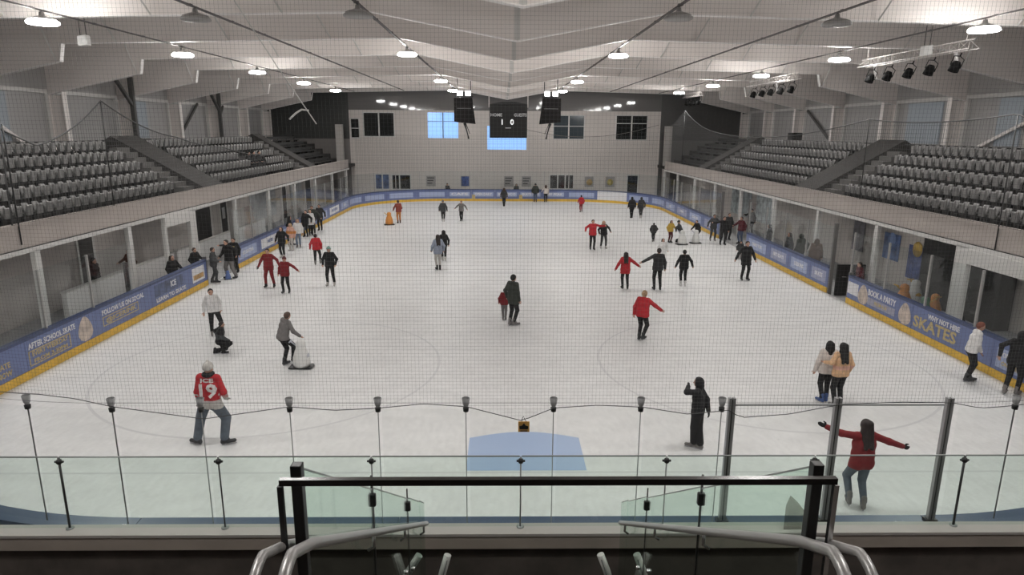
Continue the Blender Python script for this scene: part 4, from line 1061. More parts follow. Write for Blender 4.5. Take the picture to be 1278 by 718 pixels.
def person(label, u, v, h, face, top, bot, hair=('short','hairdk'), aL=(-.06,0,-.31), aR=(.06,0,-.31), fL=(-.055,0,0), fR=(.055,0,0), lean=(0,0), hipz=.53, skate='dkgrey',
           hem=.44, bulk=.0, wide=0., skin=SKIN, glove=None, extra=None, at=None, tL=None, tR=None, headtilt=(0,0), sole=0.0, legw=0., scale_h=None, bend=None, group=None, z0=0.):
    pos = on_ice(u, v) if at is None else Vector(at)
    dist = (pos-CAM).length
    hem = hem+.03 if hem >= .42 else hem+.015; bulk *= .7
    hv = .0085 if dist < 16 else (.0105 if dist < 26 else (.013 if dist < 40 else .018))
    root = thing('person', label, 'person', (pos.x, pos.y, z0 if at is None else pos.z), 0, group)
    S = h; fa = math.radians(face)
    fwd = np.array([-math.sin(fa), math.cos(fa), 0]); rgt = np.array([math.cos(fa), math.sin(fa), 0]); Z = np.array([0, 0, 1.])
    front = math.cos(fa) >= 0
    RA, LA = (aR, aL) if front else (aL, aR)
    RF, LF = (fR, fL) if front else (fL, fR)
    TR, TL = (tR, tL) if front else (tL, tR)
    feet = {1: np.array(RF, float), -1: np.array(LF, float)}
    fm = (feet[1]+feet[-1])/2
    hipc = np.array([fm[0]*.6, fm[1]*.6, hipz])
    if bend is not None: hipc[:2] += bend
    up = np.array([lean[0], lean[1], 0]); up = np.array([lean[0], lean[1], math.sqrt(max(.05, 1-lean[0]**2-lean[1]**2))])
    shc = hipc+up*.285; chest = hipc+up*.20; waist = hipc+up*.09
    nb_ = hipc+up*.315; hd_up = unit(up*.45+Z*.75+np.array([headtilt[0], headtilt[1], 0])); hc = nb_+hd_up*.072+fwd*.012
    tf = unit(fwd-up*(fwd@up)); tr = np.cross(tf, up)
    sh = {s: shc+tr*s*(.092+wide) for s in (1,-1)}; hp = {s: hipc+rgt*s*.048 for s in (1,-1)}
    body, jac, tro, hands = [], [], [], {}
    A = lambda p: tuple(np.array(p)*S)
    def cap(L, a, b, ra, rb, add=0.): L.append(('c', A(a), A(b), ra*S+add, rb*S+add))
    knees, ankles, elbows, wrists = {}, {}, {}, {}
    for s in (1,-1):
        f = feet[s]; toe = TR if s > 0 else TL
        ta = math.radians(face+(toe if toe is not None else -8*s)); td = np.array([-math.sin(ta), math.cos(ta), 0])
        an = np.array([f[0], f[1], .075+f[2]])-td*.018
        kn, an = ik(hp[s], an, .240, .230, fwd+rgt*s*.15+td*.6)
        knees[s], ankles[s] = kn, an
        cap(body, hp[s], kn, .048, .032); cap(body, kn, an, .031, .020)
        cap(tro, hp[s]+up*.02, hp[s]-Z*.03, .058+legw*.5, .056+legw*.5, .006); cap(tro, hp[s], kn, .054+legw, .038+legw, .006); cap(tro, kn, an+Z*.02, .037+legw, .029+legw*1.2, .005)
        # skate boot
        b0 = np.array([an[0], an[1], an[2]-.035]); heel = b0-td*.025; toep = b0+td*.098
        bt = [('c', A(heel), A(toep), .024*S, .021*S), ('c', A(b0+td*.03), A(an+np.array([0,0,.055])), .027*S, .029*S), ('c', A(heel), A(an+np.array([0,0,.05])-td*.008), .023*S, .026*S)]
        Vb, Fb = surf(bt, max(hv, .009), .012)
        so = part('ice_skate', Vb, Fb, [cloth(skate, COL[skate])], root)
        zb = (an[2]-.035)*S-.022*S
        mb = MB(); p0 = A(heel-td*.012); p1 = A(toep+td*.022)
        mb.bar((p0[0],p0[1],max(zb-.034, .004)+.008), (p1[0],p1[1],max(zb-.034, .004)+.008), .006, .028)
        for q in (heel, b0+td*.065): mb.bar((*A(q)[:2], zb+.008), (*A(q)[:2], zb-.03), .02, .05, tuple(td))
        mb.build('blade', BLADE, so)
        # arm
        tg = sh[s]+np.array(RA if s > 0 else LA, float)
        pole = -tf*.7+tr*s*.55-Z*.35
        el, wr = ik(sh[s], tg, .168, .150, pole)
        elbows[s], wrists[s] = el, wr
        cap(body, sh[s], el, .027, .022); cap(body, el, wr, .022, .015)
        cap(jac, sh[s], el, .034, .029, .003+bulk*.8); cap(jac, el, wr, .029, .022, .003+bulk*.8)
        # hand: palm, four fingers, thumb
        hd = unit(wr-el); side = unit(np.cross(hd, Z*.3+tf) if abs(hd@tf) < .9 else np.cross(hd, Z)); pn = np.cross(side, hd)
        pc = wr+hd*.03; hl = []
        for j in (-1, 0, 1): cap(hl, wr+hd*.004, wr+hd*.046+side*.012*j, .012, .0088)
        for j, ln in zip((-1.5,-.5,.5,1.5), (.030,.039,.041,.034)):
            b1 = wr+hd*.046+side*.0082*j; m1 = b1+unit(hd*.95+pn*.2+side*.05*j)*ln*.55; e1 = m1+unit(hd*.75+pn*.6)*ln*.5
            cap(hl, b1, m1, .0052, .0050); cap(hl, m1, e1, .0050, .0042)
        th = wr+hd*.016+side*.014*s; tm = th+unit(hd*.6+side*s*.8+pn*.25)*.024; cap(hl, th, tm, .0068, .0058); cap(hl, tm, tm+unit(hd*.9+side*s*.25+pn*.2)*.020, .0056, .0046)
        hands[s] = hl; body += hl
    # trunk
    cap(body, hp[1], hp[-1], .055, .055); cap(body, waist+tr*.025, waist-tr*.025, .052, .052); cap(body, chest+tr*.045, chest-tr*.045, .06, .06)
    cap(body, sh[1]-tr*.012, sh[-1]+tr*.012, .035, .035); cap(body, nb_-up*.02, nb_+hd_up*.03, .03, .027)
    torso0 = len(jac); cap(jac, hipc+rgt*.048, hipc-rgt*.048, .067, .067, .006+bulk); cap(jac, waist+tr*.043, waist-tr*.043, .062, .062, .005+bulk); cap(jac, chest+tr*.050, chest-tr*.050, .062, .062, .005+bulk)
    for s in (1,-1): cap(jac, chest+tr*s*.050, waist+tr*s*.044, .060, .061, .004+bulk); cap(jac, waist+tr*s*.044, hipc+rgt*s*.048, .061, .066, .005+bulk)
    cap(jac, sh[1]-tr*.014, sh[-1]+tr*.014, .036, .036, .005+bulk); cap(jac, nb_-up*.02, nb_+up*.002, .036, .032, .004)
    low = hem-.53
    if low < -.03:
        for s in (1,-1): cap(jac, hp[s], hp[s]+(knees[s]-hp[s])*min(1, (-low)/.245), .059, .056, .006+bulk)
        cap(jac, (hp[1]+(knees[1]-hp[1])*min(.9, -low/.26)), (hp[-1]+(knees[-1]-hp[-1])*min(.9, -low/.26)), .05, .05, .006+bulk)
    cap(tro, hp[1]+Z*.005, hp[-1]+Z*.005, .062, .062, .005)
    # head with face
    hf = unit(fwd-hd_up*(fwd@hd_up)); hr = np.cross(hf, hd_up); Rm = np.stack([hr, hf, hd_up], 1)
    hp_ = lambda x, y, z: hc+hr*x+hf*y+hd_up*z
    body.append(('e', A(hc+hd_up*.006), (.046*S,.056*S,.060*S), Rm)); body.append(('e', A(hp_(0,.010,-.026)), (.036*S,.042*S,.038*S), Rm))
    cap(body, hp_(0,.052,.002), hp_(0,.062,-.012), .006, .0075); 
    for s in (1,-1): body.append(('e', A(hp_(s*.046,-.004,-.006)), (.007*S,.012*S,.016*S), Rm))
    V, F = surf(body, hv, .010)
    e1, e2 = np.array(A(hp_(.018,.050,.004))), np.array(A(hp_(-.018,.050,.004))); lp = np.array(A(hp_(0,.053,-.033)))
    def bm_i(c):
        r = np.zeros(len(c)); r[np.linalg.norm(c-e1, axis=1) < .0085*S] = 1; r[np.linalg.norm(c-e2, axis=1) < .0085*S] = 1
        q = (c-lp)@Rm; r[(np.abs(q[:, 0]) < .014*S) & (np.abs(q[:, 2]) < .005*S) & (np.abs(q[:, 1]) < .012*S)] = 2
        return r
    part('body', V, F, [skin, EYE, LIP], root, bm_i)
    # clothes
    pantm = bot if not isinstance(bot, str) else cloth(bot, COL[bot])
    V, F = surf(tro, hv, .014, [((0,0,(hipz+.02)*S), (0,0,1))] if hipz > .4 else [])
    part('trousers', V, F, [pantm], root)
    topd = top if isinstance(top, tuple) else (top,)
    tm = [cloth(c, COL[c]) for c in topd]
    hz = (hem if hipz > .45 else hipz-.12)
    V, F = surf(jac, hv, .034, [((0,0,(hipc[2]+(hem-.53))*S), (0,0,-1))] if hipz > .4 else [])
    jf = None
    if extra and extra.get('jersey'):
        def jf(c):
            r = np.zeros(len(c)); r[c[:, 2] < (hipz+.045)*S] = 1
            for s in (1,-1):
                dd = (c-np.array(A(elbows[s])))@unit(np.array(wrists[s])-elbows[s]); near = seg_d(c, A(elbows[s]), A(wrists[s]), 0, 0) < .06*S
                q = dd/(.150*S); r[near & (((q > .05) & (q < .2)) | ((q > .35) & (q < .5)))] = 1
            return r
    elif extra and extra.get('band'):
        z0_, z1_, = extra['band']
        jf = lambda c: ((c[:, 2] > z0_*S) & (c[:, 2] < z1_*S)).astype(int)
    elif extra and extra.get('frontpanel'):
        jf = lambda c: (((c-np.array(A(chest)))@tf > .035*S) & (np.abs((c-np.array(A(chest)))@tr) < .030*S)).astype(int)
    jo = part('jacket' if not (extra and extra.get('jersey')) else 'jersey', V, F, tm, root, jf)
    if extra and extra.get('jersey'):
        V2, F2 = surf(jac[torso0:], hv, .034); bv = BVHTree.FromPolygons(V2.tolist(), F2.tolist())
        for txt, sz, zz, nm, wd in (('19', .37, .150, 'jersey_number', .35), ('ICE', .10, .268, 'jersey_name', .26)):
            o = text_obj(nm, txt, sz*S/1.75, mat('jersey_white', (.72,.70,.68), .7), root, Matrix.Rotation(PI/2, 4, 'X'), .004, width=wd, bold=.03)
            base = Vector(A(hipc+up*zz))
            bmx = bmesh.new(); bmx.from_mesh(o.data); bmesh.ops.triangulate(bmx, faces=bmx.faces); [bmesh.ops.subdivide_edges(bmx, edges=[q for q in bmx.edges if q.calc_length() > .03], cuts=1) for _ in range(3)]; bmx.to_mesh(o.data); bmx.free()
            for q in o.data.vertices:
                p = q.co+base; off = q.co.y
                hit = bv.ray_cast(Vector((p.x, base.y-1, p.z)), Vector((0,1,0)))
                yy = hit[0].y if hit[0] else base.y-.1*S
                q.co = Vector((p.x, yy-.010+min(off, .003), p.z))
    if extra and extra.get('logo'):
        o = MB(); c = Vector(A(chest+tf*.072)); r_ = Vector(tuple(tr)); u_ = Vector(tuple(up)); f_ = Vector(tuple(tf))
        o.bar(c-r_*.05*S+u_*.01+f_*.012, c+r_*.05*S+u_*.01+f_*.012, .05*S, .02*S, tuple(tf)); o.build('chest_print', mat('print_yellow', (.45,.36,.12), .6), root)
    if glove:
        for s in (1,-1):
            gl = [(p[0], p[1], p[2], p[3]+.004, p[4]+.004) for p in hands[s]]
            V, F = surf(gl, min(hv, .011), .012); part('glove', V, F, [cloth(glove, COL[glove])], root)
    # hair and hats
    kind, hcol = hair[0], hair[1]; hm = mat('hair_'+hcol, COL[hcol], .75, var=.25, scale=25)
    hs = [('e', A(hc+hd_up*.012-hf*.006), (.053*S,.062*S,.064*S), Rm)]
    cut = [(A(hp_(0,.020,.020)), tuple(unit(hf*.8-hd_up*.6)))]
    if kind == 'hood':
        hs = [('e', A(hc+hd_up*.008-hf*.008), (.060*S,.070*S,.072*S), Rm), ('c', A(hp_(0,-.03,-.04)), A(nb_), .05*S, .045*S)]; cut = [(A(hp_(0,.036,.0)), tuple(hf))]
        nm_ = 'hood'; hm = cloth(hcol, COL[hcol])
    elif kind == 'beanie':
        hs = [('e', A(hc+hd_up*.014-hf*.004), (.056*S,.066*S,.068*S), Rm), ('c', A(hp_(0,-.004,.082)), A(hp_(0,-.004,.084)), .016*S, .016*S)]; cut = [(A(hp_(0,0,.010)), tuple(-hd_up*.9+hf*.25))]
        nm_ = 'beanie'; hm = cloth(hcol, COL[hcol])
    else: nm_ = 'hair'
    if kind == 'long':
        for s in (-1, 0, 1):
            hs.append(('c', A(hp_(s*.026,-.028,.03)), A(hp_(s*.034,-.035,-.05)), .034*S, .034*S)); hs.append(('c', A(hp_(s*.034,-.035,-.05)), A(chest-tf*(.078+bulk*.5)+up*(.0-.02*abs(s))+tr*s*.034), .034*S, .020*S))
        cut = [(A(hp_(0,.024,.0)), tuple(unit(hf)))]
    if kind == 'mid':
        for s in (-1, 1): hs.append(('c', A(hp_(s*.030,-.02,.02)), A(hp_(s*.042,-.025,-.095)), .034*S, .032*S))
        hs.append(('c', A(hp_(0,-.035,.0)), A(hp_(0,-.05,-.105)), .040*S, .034*S)); cut = [(A(hp_(0,.022,.0)), tuple(unit(hf)))]
    if kind == 'bun': hs.append(('c', A(hp_(0,-.055,.045)), A(hp_(0,-.068,.05)), .022*S, .020*S))
    if kind == 'tail': hs.append(('c', A(hp_(0,-.06,.02)), A(hp_(0,-.085,-.06)), .016*S, .012*S))
    V, F = surf(hs, hv, .014, cut)
    part(nm_, V, F, [hm], root)
    if kind == 'beanie':
        pass
    if extra and extra.get('scarf'):
        n = []
        for k in range(12):
            a, b = 2*PI*k/12, 2*PI*(k+1)/12
            n.append(('c', A(nb_+hd_up*.012+hr*.042*math.cos(a)+hf*.045*math.sin(a)), A(nb_+hd_up*.012+hr*.042*math.cos(b)+hf*.045*math.sin(b)), .024*S, .024*S))
        V, F = surf(n, hv, .01); part('scarf', V, F, [cloth(extra['scarf'], COL[extra['scarf']])], root)
    if extra and extra.get('belt'):
        z_ = (hipz+.13)*S; n = []
        for k in range(14):
            a, b = 2*PI*k/14, 2*PI*(k+1)/14
            n.append(('c', tuple(np.array(A(waist+up*.04))+S*(tr*.092*math.cos(a)+tf*.066*math.sin(a))+S*bulk*(tr*math.cos(a)+tf*math.sin(a))), tuple(np.array(A(waist+up*.04))+S*(tr*.092*math.cos(b)+tf*.066*math.sin(b))+S*bulk*(tr*math.cos(b)+tf*math.sin(b))), .0085*S, .0085*S))
        V, F = surf(n, hv*.8, .006); part('belt', V, F, [cloth(extra['belt'], COL[extra['belt']])], root)
    return root
# ---- nearest skaters
person('person in red hockey jersey number 19, pale beanie and jeans, seen from behind', 265, 555, 1.90, 0, ('red','bone'), 'jeang', ('beanie','bone'), (-.045,.02,-.31), (.035,.09,-.26), (-.165,0,0), (.165,0,0), hem=.43, bulk=.016, skate='dkgrey', hipz=.505, lean=(.05,0), bend=np.array([.02,0]),
       extra={'jersey':1,'scarf':'black'}, glove='bone', tL=70, tR=-70, legw=.012)
person('person in black coat and black hood raising a hand near the leftmost gate post', 868, 560, 1.58, 62, 'black', 'black', ('hood','black'), (-.10,.08,.05), (.09,-.12,-.27), (-.04,.03,0), (.03,-.02,0), hem=.43, bulk=.014, skate='grey', lean=(-.02,.03), hipz=.54, glove='black', legw=.014)
person('person in red jacket and jeans with long dark hair, arms spread, nearest the glass', 1069, 633, 1.72, 6, 'dkred', 'jeang', ('long','hairdk'), (-.30,.03,.085), (.33,-.02,-.12), (-.085,.02,.03), (.045,-.03,0), hem=.44, bulk=.01, skate='grey', lean=(.03,.06), hipz=.51, glove='black', tL=-22, tR=-28)
person('person in pale grey fleece with black hair, left one of the arm-in-arm pair', 1028, 503, 1.60, -6, 'cream', 'black', ('mid','hairbl'), (-.08,.02,-.30), (.13,.06,-.14), (-.04,.03,0), (.05,.06,0), hem=.45, bulk=.02, skate='blue', tL=30, lean=(.02,0))
person('person in peach top with long black hair, right one of the arm-in-arm pair', 1044, 509, 1.66, 6, ('peach','pink'), 'black', ('long','hairbl'), (-.13,.05,-.13), (.05,.05,-.29), (-.05,.0,0), (.05,.03,0), hem=.46, bulk=.006, skate='grey', extra={'band':(.60,.66)})
person('person in white top and black trousers stooping along the right boards', 1208, 476, 1.70, -108, 'white', 'black', ('short','hairred'), (.08,.02,-.30), (.02,-.03,-.31), (.04,.03,0), (-.03,-.03,0), hem=.475, bulk=.004, lean=(.20,.03), skate='dkgrey', hipz=.52, headtilt=(.15,0), bend=np.array([-.03,0]))
person('person dressed all in black at the right edge of the photo', 0, 0, 1.70, -60, 'black', 'black', ('hood','black'), (-.17,.0,-.22), (.08,.0,-.29), (-.07,.02,0), (.09,-.02,0), hem=.44, bulk=.01, skate='grey', lean=(.07,.03), at=(12.52,15.78,0))
person('person in grey hooded jacket stooping to hold a white skate aid', 361, 455, 1.62, -42, ('grey','dkgrey'), 'black', ('short','brown'), (-.03,.10,-.29), (.17,.02,-.24), (-.05,-.03,0), (.07,.10,.02), hem=.46, bulk=.012, lean=(.24,.10), hipz=.50, headtilt=(.2,-.15), skate='dkgrey', bend=np.array([-.09,-.02]), extra={'frontpanel':1})
person('person in white hooded top and black trousers skating beside the crouching child', 269, 418, 1.58, -150, 'white', 'black', ('short','hairbl'), (-.07,-.02,-.30), (.05,.02,-.28), (-.03,-.08,0), (.14,.04,.03), hem=.48, bulk=.012, lean=(-.07,.0), hipz=.52, skate='grey', bend=np.array([-.02,0]))
person('child in dark patterned coat crouching on the ice on the left', 278, 441, 1.32, -70, ('black','dkgrey'), 'black', ('short','hairdk'), (-.08,-.06,-.20), (.17,-.05,-.22), (-.12,-.05,0), (.06,-.05,0), hem=.34, bulk=.028, lean=(.22,-.05), hipz=.30, skate='black', glove='black', bend=np.array([-.02,.02]), extra={'band':(.36,.48)})
person('person in charcoal jacket and black trousers at the centre of the ice beside a child', 640, 406, 1.80, -40, 'green', 'black', ('short','hairbl'), (-.04,.05,-.29), (.05,.0,-.31), (-.045,.0,0), (.045,-.03,0), hem=.40, bulk=.008, skate='grey', tR=-40)
person('child in red top and grey trousers half hidden by the charcoal jacket at centre', 629, 399.5, 1.16, -5, 'dkred', 'grey', ('short','hairdk'), (-.08,.02,-.28), (.12,-.02,-.10), (-.03,0,0), (.05,0,0), hem=.45, skate='grey', lean=(.05,0))
person('person in red sweatshirt and black leggings with blond hair right of centre', 800, 425, 1.70, -34, 'red', 'black', ('short','tan'), (-.07,.04,-.30), (.26,.02,-.20), (-.03,.03,0), (.035,-.03,.02), hem=.47, bulk=.018, lean=(.05,.07), hipz=.50, headtilt=(.1,0), skate='dkgrey')
# ---- middle of the ice
person('person in red tracksuit with arms out by the left boards', 337, 359, 1.68, 182, 'dkred', 'dkred', ('short','hairdk'), (-.15,0,-.27), (.17,0,-.24), (-.10,0,0), (.11,0,0), hem=.42, bulk=.01, skate='black', glove='black')
person('person in red jacket and black trousers with a white scarf stepping beside the red tracksuit', 357, 366, 1.52, 178, 'dkred', 'black', ('beanie','maroon'), (-.08,-.02,-.28), (.25,-.03,-.18), (-.07,0,0), (.09,0,0), hem=.44, bulk=.008, extra={'frontpanel':1} if False else None, skate='dkgrey', lean=(.04,0))
person('person in black sweater and leggings with a mint beanie on the left half', 413, 357, 1.72, 180, 'black', 'black', ('beanie','mint'), (-.06,-.05,-.26), (.06,-.05,-.26), (-.08,0,0), (.09,0,0), hem=.46, bulk=.01, lean=(0,-.05), skate='bone')
person('person in bright red jacket skating away on the left half behind the mint beanie', 395, 331, 1.56, 8, 'red', 'black', ('short','hairdk'), (-.10,.03,-.28), (.07,.03,-.28), (-.03,.0,0), (.12,.05,.04), hem=.46, bulk=.016, skate='grey', lean=(-.05,.03))
person('person in pale blue-grey coat and white trousers with long dark hair, left half', 547, 337, 1.72, 20, ('greyblue','white'), 'bone', ('long','hairdk'), (-.09,.05,-.27), (.06,.05,-.28), (-.04,0,0), (.05,-.04,0), hem=.42, bulk=.016, skate='black')
person('person in black skating close behind the pale blue-grey coat', 554, 326, 1.60, 15, 'black', 'black', ('long','hairbl'), (-.05,.05,-.28), (.06,.03,-.29), (-.04,.04,0), (.05,-.02,0), hem=.44, skate='bone')
person('person in dark red jacket and orange trousers pushing the orange skate aid', 498, 279, 1.66, 20, 'redbr', 'orange', ('short','hairdk'), (-.13,.04,-.25), (-.02,.06,-.28), (-.05,.0,0), (.05,.03,0), hem=.46, bulk=.012, lean=(-.05,.08), skate='brown')
person('person in grey jacket at the far end, left one of two walking', 553, 277, 1.58, 0, 'dkgrey', 'black', ('beanie','grey'), (-.08,.0,-.29), (.09,0,-.28), (-.03,0,0), (.05,0,0), hem=.43, bulk=.02, skate='bone')
person('person in pale grey sweatshirt with arms held out, right one of two far walkers', 576, 276, 1.50, 176, 'grey', 'black', ('short','hairdk'), (-.20,0,-.19), (.18,0,-.23), (-.04,0,0), (.03,0,0), hem=.45, bulk=.012, skate='dkgrey')
person('person in dark clothes by the end boards near the middle', 629, 258, 1.64, 0, 'dkgrey', 'black', ('mid','hairbr'), (-.08,0,-.29), (.08,0,-.29), (-.03,0,0), (.03,0,0), hem=.44, skate='black', bulk=.015)
person('child in red jacket skating by the end boards', 725, 265, 1.40, 10, 'red', 'dkred', ('short','hairdk'), (-.10,.05,-.25), (.07,.05,-.28), (-.04,0,0), (.05,.0,.03), hem=.44, bulk=.014, skate='grey')
person('person in black at the far right, left one of the dark pair', 788, 272.5, 1.64, 0, 'black', 'black', ('hood','black'), (-.08,0,-.29), (.07,0,-.29), (-.03,0,0), (.03,0,0), hem=.40, bulk=.02, skate='black')
person('person in black with grey boots at the far right, right one of the dark pair', 799.5, 272.5, 1.62, 0, 'char', 'char', ('hood','char'), (-.06,0,-.3), (.08,0,-.28), (-.03,0,0), (.03,0,0), hem=.40, bulk=.02, skate='bone')
person('person in bright red jacket with an arm round a companion, right half', 739, 312, 1.72, 182, 'red', 'black', ('short','hairdk'), (-.15,-.06,-.18), (.28,.0,-.03), (-.06,0,0), (.06,0,0), hem=.45, bulk=.016, skate='black')
person('person in black jacket and blond hair beside the bright red jacket', 753, 310.5, 1.60, 182, 'black', 'char', ('mid','blond'), (-.06,-.05,-.26), (.15,0,-.20), (-.09,0,0), (.09,0,0), hem=.47, bulk=.01, lean=(-.05,0), skate='bone')
person('person in long red coat with long dark hair holding hands, right half', 779, 361, 1.60, 2, 'red', 'black', ('long','hairdk'), (-.15,.02,-.27), (.29,0,-.22), (-.05,.03,0), (.08,-.02,0), hem=.40, bulk=.022, skate='black', lean=(.0,.03))
person('person in dark grey jacket holding the hand of the red coat', 819, 362, 1.80, 0, 'char', 'black', ('short','hairdk'), (-.29,0,-.16), (.07,.02,-.30), (-.06,0,0), (.08,-.03,0), hem=.44, bulk=.018, skate='black', lean=(.04,.02))
person('person in white jacket with dark hair beyond the hand-holding pair', 826, 330, 1.32, 180, 'white', 'bone', ('long','hairdk'), (-.08,0,-.29), (.10,0,-.27), (-.04,0,0), (.04,0,0), hem=.40, bulk=.016, skate='white')
person('person in black outfit with white skates right of the hand-holding pair', 852, 357, 1.60, 0, 'black', 'black', ('short','hairbl'), (-.12,.02,-.28), (.14,.0,-.27), (-.06,0,0), (.06,0,0), hem=.43, bulk=.014, skate='white')
person('tall person in long black coat facing the camera near the right boards', 929, 350, 1.80, 182, 'black', 'black', ('short','hairdk'), (-.16,0,-.27), (.13,0,-.28), (-.075,0,0), (.075,0,0), hem=.38, bulk=.02, skate='black')
person('small child in dark clothes beside the long black coat near the right boards', 923, 324, .98, 180, 'char', 'grey', ('short','hairdk'), (-.09,0,-.28), (.09,0,-.28), (-.05,0,0), (.05,0,0), hem=.44, bulk=.02, skate='grey')
person('small child in black standing alone left of the stooping group', 815, 302, 1.16, 0, 'char', 'black', ('short','hairbl'), (-.06,.06,-.25), (.06,.06,-.25), (-.03,0,0), (.04,0,0), hem=.42, bulk=.034, skate='grey')
person('person in yellow jacket in the stooping group near the right boards', 836, 303, 1.36, 200, 'yellow', 'maroon', ('mid','hairdk'), (-.06,-.04,-.28), (.12,-.04,-.22), (-.05,0,0), (.05,0,0), hem=.46, bulk=.016, skate='black', lean=(.05,-.04))
person('person in dark jacket bending low in the stooping group near the right boards', 847, 303, 1.50, -100, 'dkgrey', 'black', ('beanie','green'), (-.12,-.04,-.22), (.02,-.02,-.30), (-.07,0,0), (.05,0,0), hem=.46, bulk=.02, skate='black', lean=(-.38,-.05), hipz=.46, bend=np.array([.08,0]))
person('person in black at the right of the stooping group near the right boards', 869, 302, 1.40, 120, 'black', 'black', ('short','hairdk'), (-.17,-.03,-.22), (.04,0,-.30), (-.04,0,0), (.06,0,0), hem=.42, bulk=.015, skate='black', lean=(-.22,0), hipz=.49, bend=np.array([.04,0]))
# ---- left gate group
person('person in dark coat with long hair leaning on the rail behind the left boards, nearest', 0, 0, 1.60, -120, 'black', 'black', ('long','hairdk'), (.02,-.06,-.29), (.14,.0,-.17), hem=.42, bulk=.02, at=(-13.75,26.6,-.06), skate='black')
person('person in black peering over the boards at the left gate', 0, 0, 1.55, -110, 'black', 'char', ('short','hairbr'), (.02,-.06,-.28), (.14,.0,-.15), hem=.42, bulk=.02, at=(-13.8,28.7,-.06), skate='black')
person('person in dark blue-grey jacket standing in the left gate', 0, 0, 1.58, -80, 'dkgrey', 'dkgrey', ('short','hairdk'), (-.03,-.08,-.28), (.15,.02,-.2), (-.05,0,0), (.06,0,0), hem=.42, bulk=.022, at=(-12.85,28.3,0), skate='dkgrey')
person('person in black jacket leaning forward in the left gate', 0, 0, 1.78, 150, 'black', 'grey', ('short','hairdk'), (-.10,-.08,-.25), (.17,-.05,-.20), (-.08,0,0), (.14,-.02,0), hem=.42, bulk=.02, at=(-12.55,29.2,0), lean=(-.08,-.08), skate='dkgrey', legw=.01)
person('person in black top with yellow chest print reaching an arm towards the left gate group', 294, 340, 1.64, 175, 'black', 'black', ('short','hairdk'), (-.30,.02,-.05), (.06,-.02,-.30), (-.02,0,0), (.09,-.04,0), hem=.46, bulk=.008, skate='black', extra={'logo':1})
person('person in black jacket by the left boards in front of the far left group', 353, 322, 1.62, 178, 'black', 'black', ('mid','hairbr'), (-.10,0,-.27), (.12,0,-.26), (-.04,0,0), (.05,0,0), hem=.42, bulk=.014, skate='bone')
person('person in pink and orange top with fair hair in the far left group', 364, 313, 1.52, 165, ('pink','orange'), 'bone', ('long','blond'), (-.07,0,-.29), (.06,0,-.29), hem=.44, bulk=.012, skate='bone', extra={'band':(.62,.72)})
person('person in white top and pale jeans in the far left group', 373, 309, 1.62, 190, 'white', 'jeanl', ('long','tan'), (-.07,0,-.29), (.07,0,-.29), hem=.46, bulk=.01, skate='grey')
person('person in black jacket leaning on the boards in the far left group, farthest left', 0, 0, 1.70, -60, 'black', 'black', ('mid','hairbl'), (.0,-.03,-.28), (.12,.05,-.2), at=(-12.5,37.9,0), hem=.42, bulk=.018, skate='black', lean=(-.06,.04))
person('person in white coat at the back of the far left group', 0, 0, 1.62, 200, 'white', 'black', ('short','tan'), at=(-12.4,41.6,0), hem=.40, bulk=.02, skate='black')
person('person in black bending at the back of the far left group', 382, 296, 1.70, 170, 'black', 'black', ('short','hairdk'), (-.05,-.05,-.28), (.12,-.05,-.24), hem=.42, bulk=.018, skate='black', lean=(.12,-.05))
person('person in dark green-black coat with an arm out, right of the far left group', 391, 292, 1.82, 185, 'green', 'dkgrey', ('short','hairbl'), (-.08,0,-.28), (.19,-.02,-.24), (-.05,0,0), (.06,0,0), hem=.42, bulk=.022, skate='black')
person('person in black with raised shoulders just behind the far left group', 400, 288, 1.74, 180, 'char', 'black', ('short','hairdk'), (-.06,0,-.3), (.12,-.02,-.27), hem=.40, bulk=.018, skate='black')
person('dim person in dark clothes behind the left glass before the white doorway', 0, 0, 1.72, -90, 'char', 'black', ('short','hairdk'), (.0,-.10,-.2), (.06,0,-.28), at=(-16.15,25.4,-.06), hem=.42, bulk=.02, skate='black')
person('dim person in grey with an arm out behind the left glass by the padded post', 0, 0, 1.66, 160, 'brown', 'grey', ('short','hairdk'), (-.20,0,-.18), (.03,0,-.3), at=(-16.05,27.7,-.06), hem=.44, bulk=.012, skate='black')  # solid figure in place of a reflection in the glass
# ---- right opening group
person('person in grey by the second right opening, left of the outstretched arms', 889, 301, 1.64, 180, 'dkgrey', 'dkgrey', ('short','hairdk'), (-.13,0,-.27), (.2,0,-.14), (-.08,0,0), (.09,0,0), hem=.44, bulk=.01, skate='grey', lean=(.04,0))
person('person in black with one arm outstretched at the second right opening', 902, 306, 1.70, 180, 'black', 'black', ('short','hairdk'), (-.28,0,-.04), (.07,0,-.30), (-.09,0,0), (.06,0,0), hem=.44, bulk=.012, skate='black')
person('person in black behind the outstretched arm at the second right opening', 908, 300, 1.68, 185, 'char', 'black', ('short','hairbr'), (-.10,0,-.27), (.07,0,-.29), at=None, hem=.42, bulk=.014, skate='black')
person('person in dark red and blue standing behind the right boards past the opening', 0, 0, 1.66, 120, 'maroon', 'jean', ('short','hairdk'), (-.2,0,-.15), (.08,0,-.29), at=(13.75,39.2,-.06), hem=.45, bulk=.014, skate='black')
person('person in dark top with long hair alone behind the right glass', 0, 0, 1.72, 60, 'char', 'black', ('long','hairbl'), at=(14.0,35.6,-.06), hem=.42, bulk=.014, skate='black')
person('person in grey behind the right glass, left of the large dark coat', 0, 0, 1.66, 100, 'dkgrey', 'jean', ('long','hairdk'), at=(13.95,32.9,-.06), hem=.42, bulk=.014, skate='black')
person('person in large dark coat behind the right glass', 0, 0, 1.78, 30, 'green', 'black', ('hood','green'), (-.08,0,-.28), (.10,.02,-.26), at=(14.0,31.7,-.06), hem=.38, bulk=.035, wide=.015, skate='black')
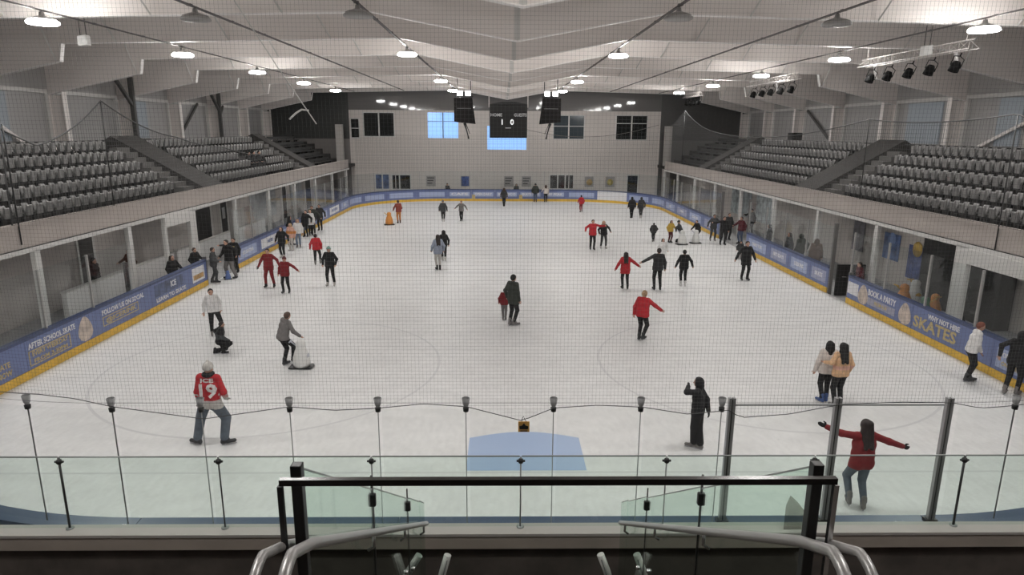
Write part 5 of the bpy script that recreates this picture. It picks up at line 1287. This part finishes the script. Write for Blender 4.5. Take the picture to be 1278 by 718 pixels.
person('person in brown coat behind the right glass, right of the large dark coat', 0, 0, 1.74, -30, 'brown', 'brown', ('mid','hairbr'), at=(14.2,30.5,-.06), hem=.36, bulk=.035, skate='black')
person('dim person high in the dark right corridor far along', 0, 0, 1.74, 120, 'black', 'black', ('short','hairbl'), (-.20,0,-.05), (.06,0,-.3), at=(15.6,42.6,-.06), hem=.40, bulk=.012, skate='black')
person('person in maroon sitting hunched in the dark right gate', 0, 0, 1.55, 90, 'maroon', 'black', ('short','hairdk'), (-.16,-.03,-.2), (.06,0,-.28), (-.06,0,0), (.06,0,0), at=(13.85,25.85,-.06), hem=.42, bulk=.015, skate='black', lean=(-.1,0))
person('person in black reaching up behind the right glass beside the thick white post', 0, 0, 1.80, 60, 'black', 'black', ('short','hairbl'), (-.22,-.05,-.03), (.08,0,-.27), at=(15.7,22.5,-.06), hem=.40, bulk=.014, skate='black')
person('person with dark hair looking over the right boards at the photo edge', 0, 0, 1.60, 90, 'cream', 'char', ('mid','hairdk'), at=(13.8,16.6,-.06), hem=.44, bulk=.012, skate='black')
# ---- behind the far boards, and spectators in the stand
person('person in dark coat leaning over the end boards left of the middle', 0, 0, 1.66, 180, 'char', 'black', ('beanie','brown'), at=(-5.6,63.3,-.06), hem=.42, bulk=.02, skate='black')
person('person in dark green coat behind the end boards right of the middle', 0, 0, 1.64, 180, 'green', 'black', ('hood','green'), at=(.9,63.3,-.06), hem=.42, bulk=.03, skate='black')
person('person in large dark coat and jeans at the end boards', 668, 252.5, 1.72, 0, 'green', 'jean', ('beanie','black'), (-.08,0,-.28), (.08,0,-.28), hem=.44, bulk=.035, skate='black')
person('person in pink top and black trousers at the end boards', 681, 252.5, 1.60, 0, 'cream', 'black', ('mid','hairbr'), (-.14,.02,-.2), (.06,0,-.29), hem=.46, bulk=.01, skate='black')
for i, (y, x, lab) in enumerate(((43.9,-16.75,'left'),(44.75,-16.75,'middle'),(45.6,-16.7,'right'))):
    person('dark dressed spectator seated in the left stand, %s one of three' % lab, 0, 0, 1.70, -90, 'black', 'char', ('short','hairbl'), (.10,.06,-.22), (.12,-.04,-.22), (.20,.06,0), (.20,-.06,0), at=(x, y, 3.77), hipz=.30, lean=(.12,0), hem=.44, bulk=.02, skate='black', bend=np.array([-.16,0]))
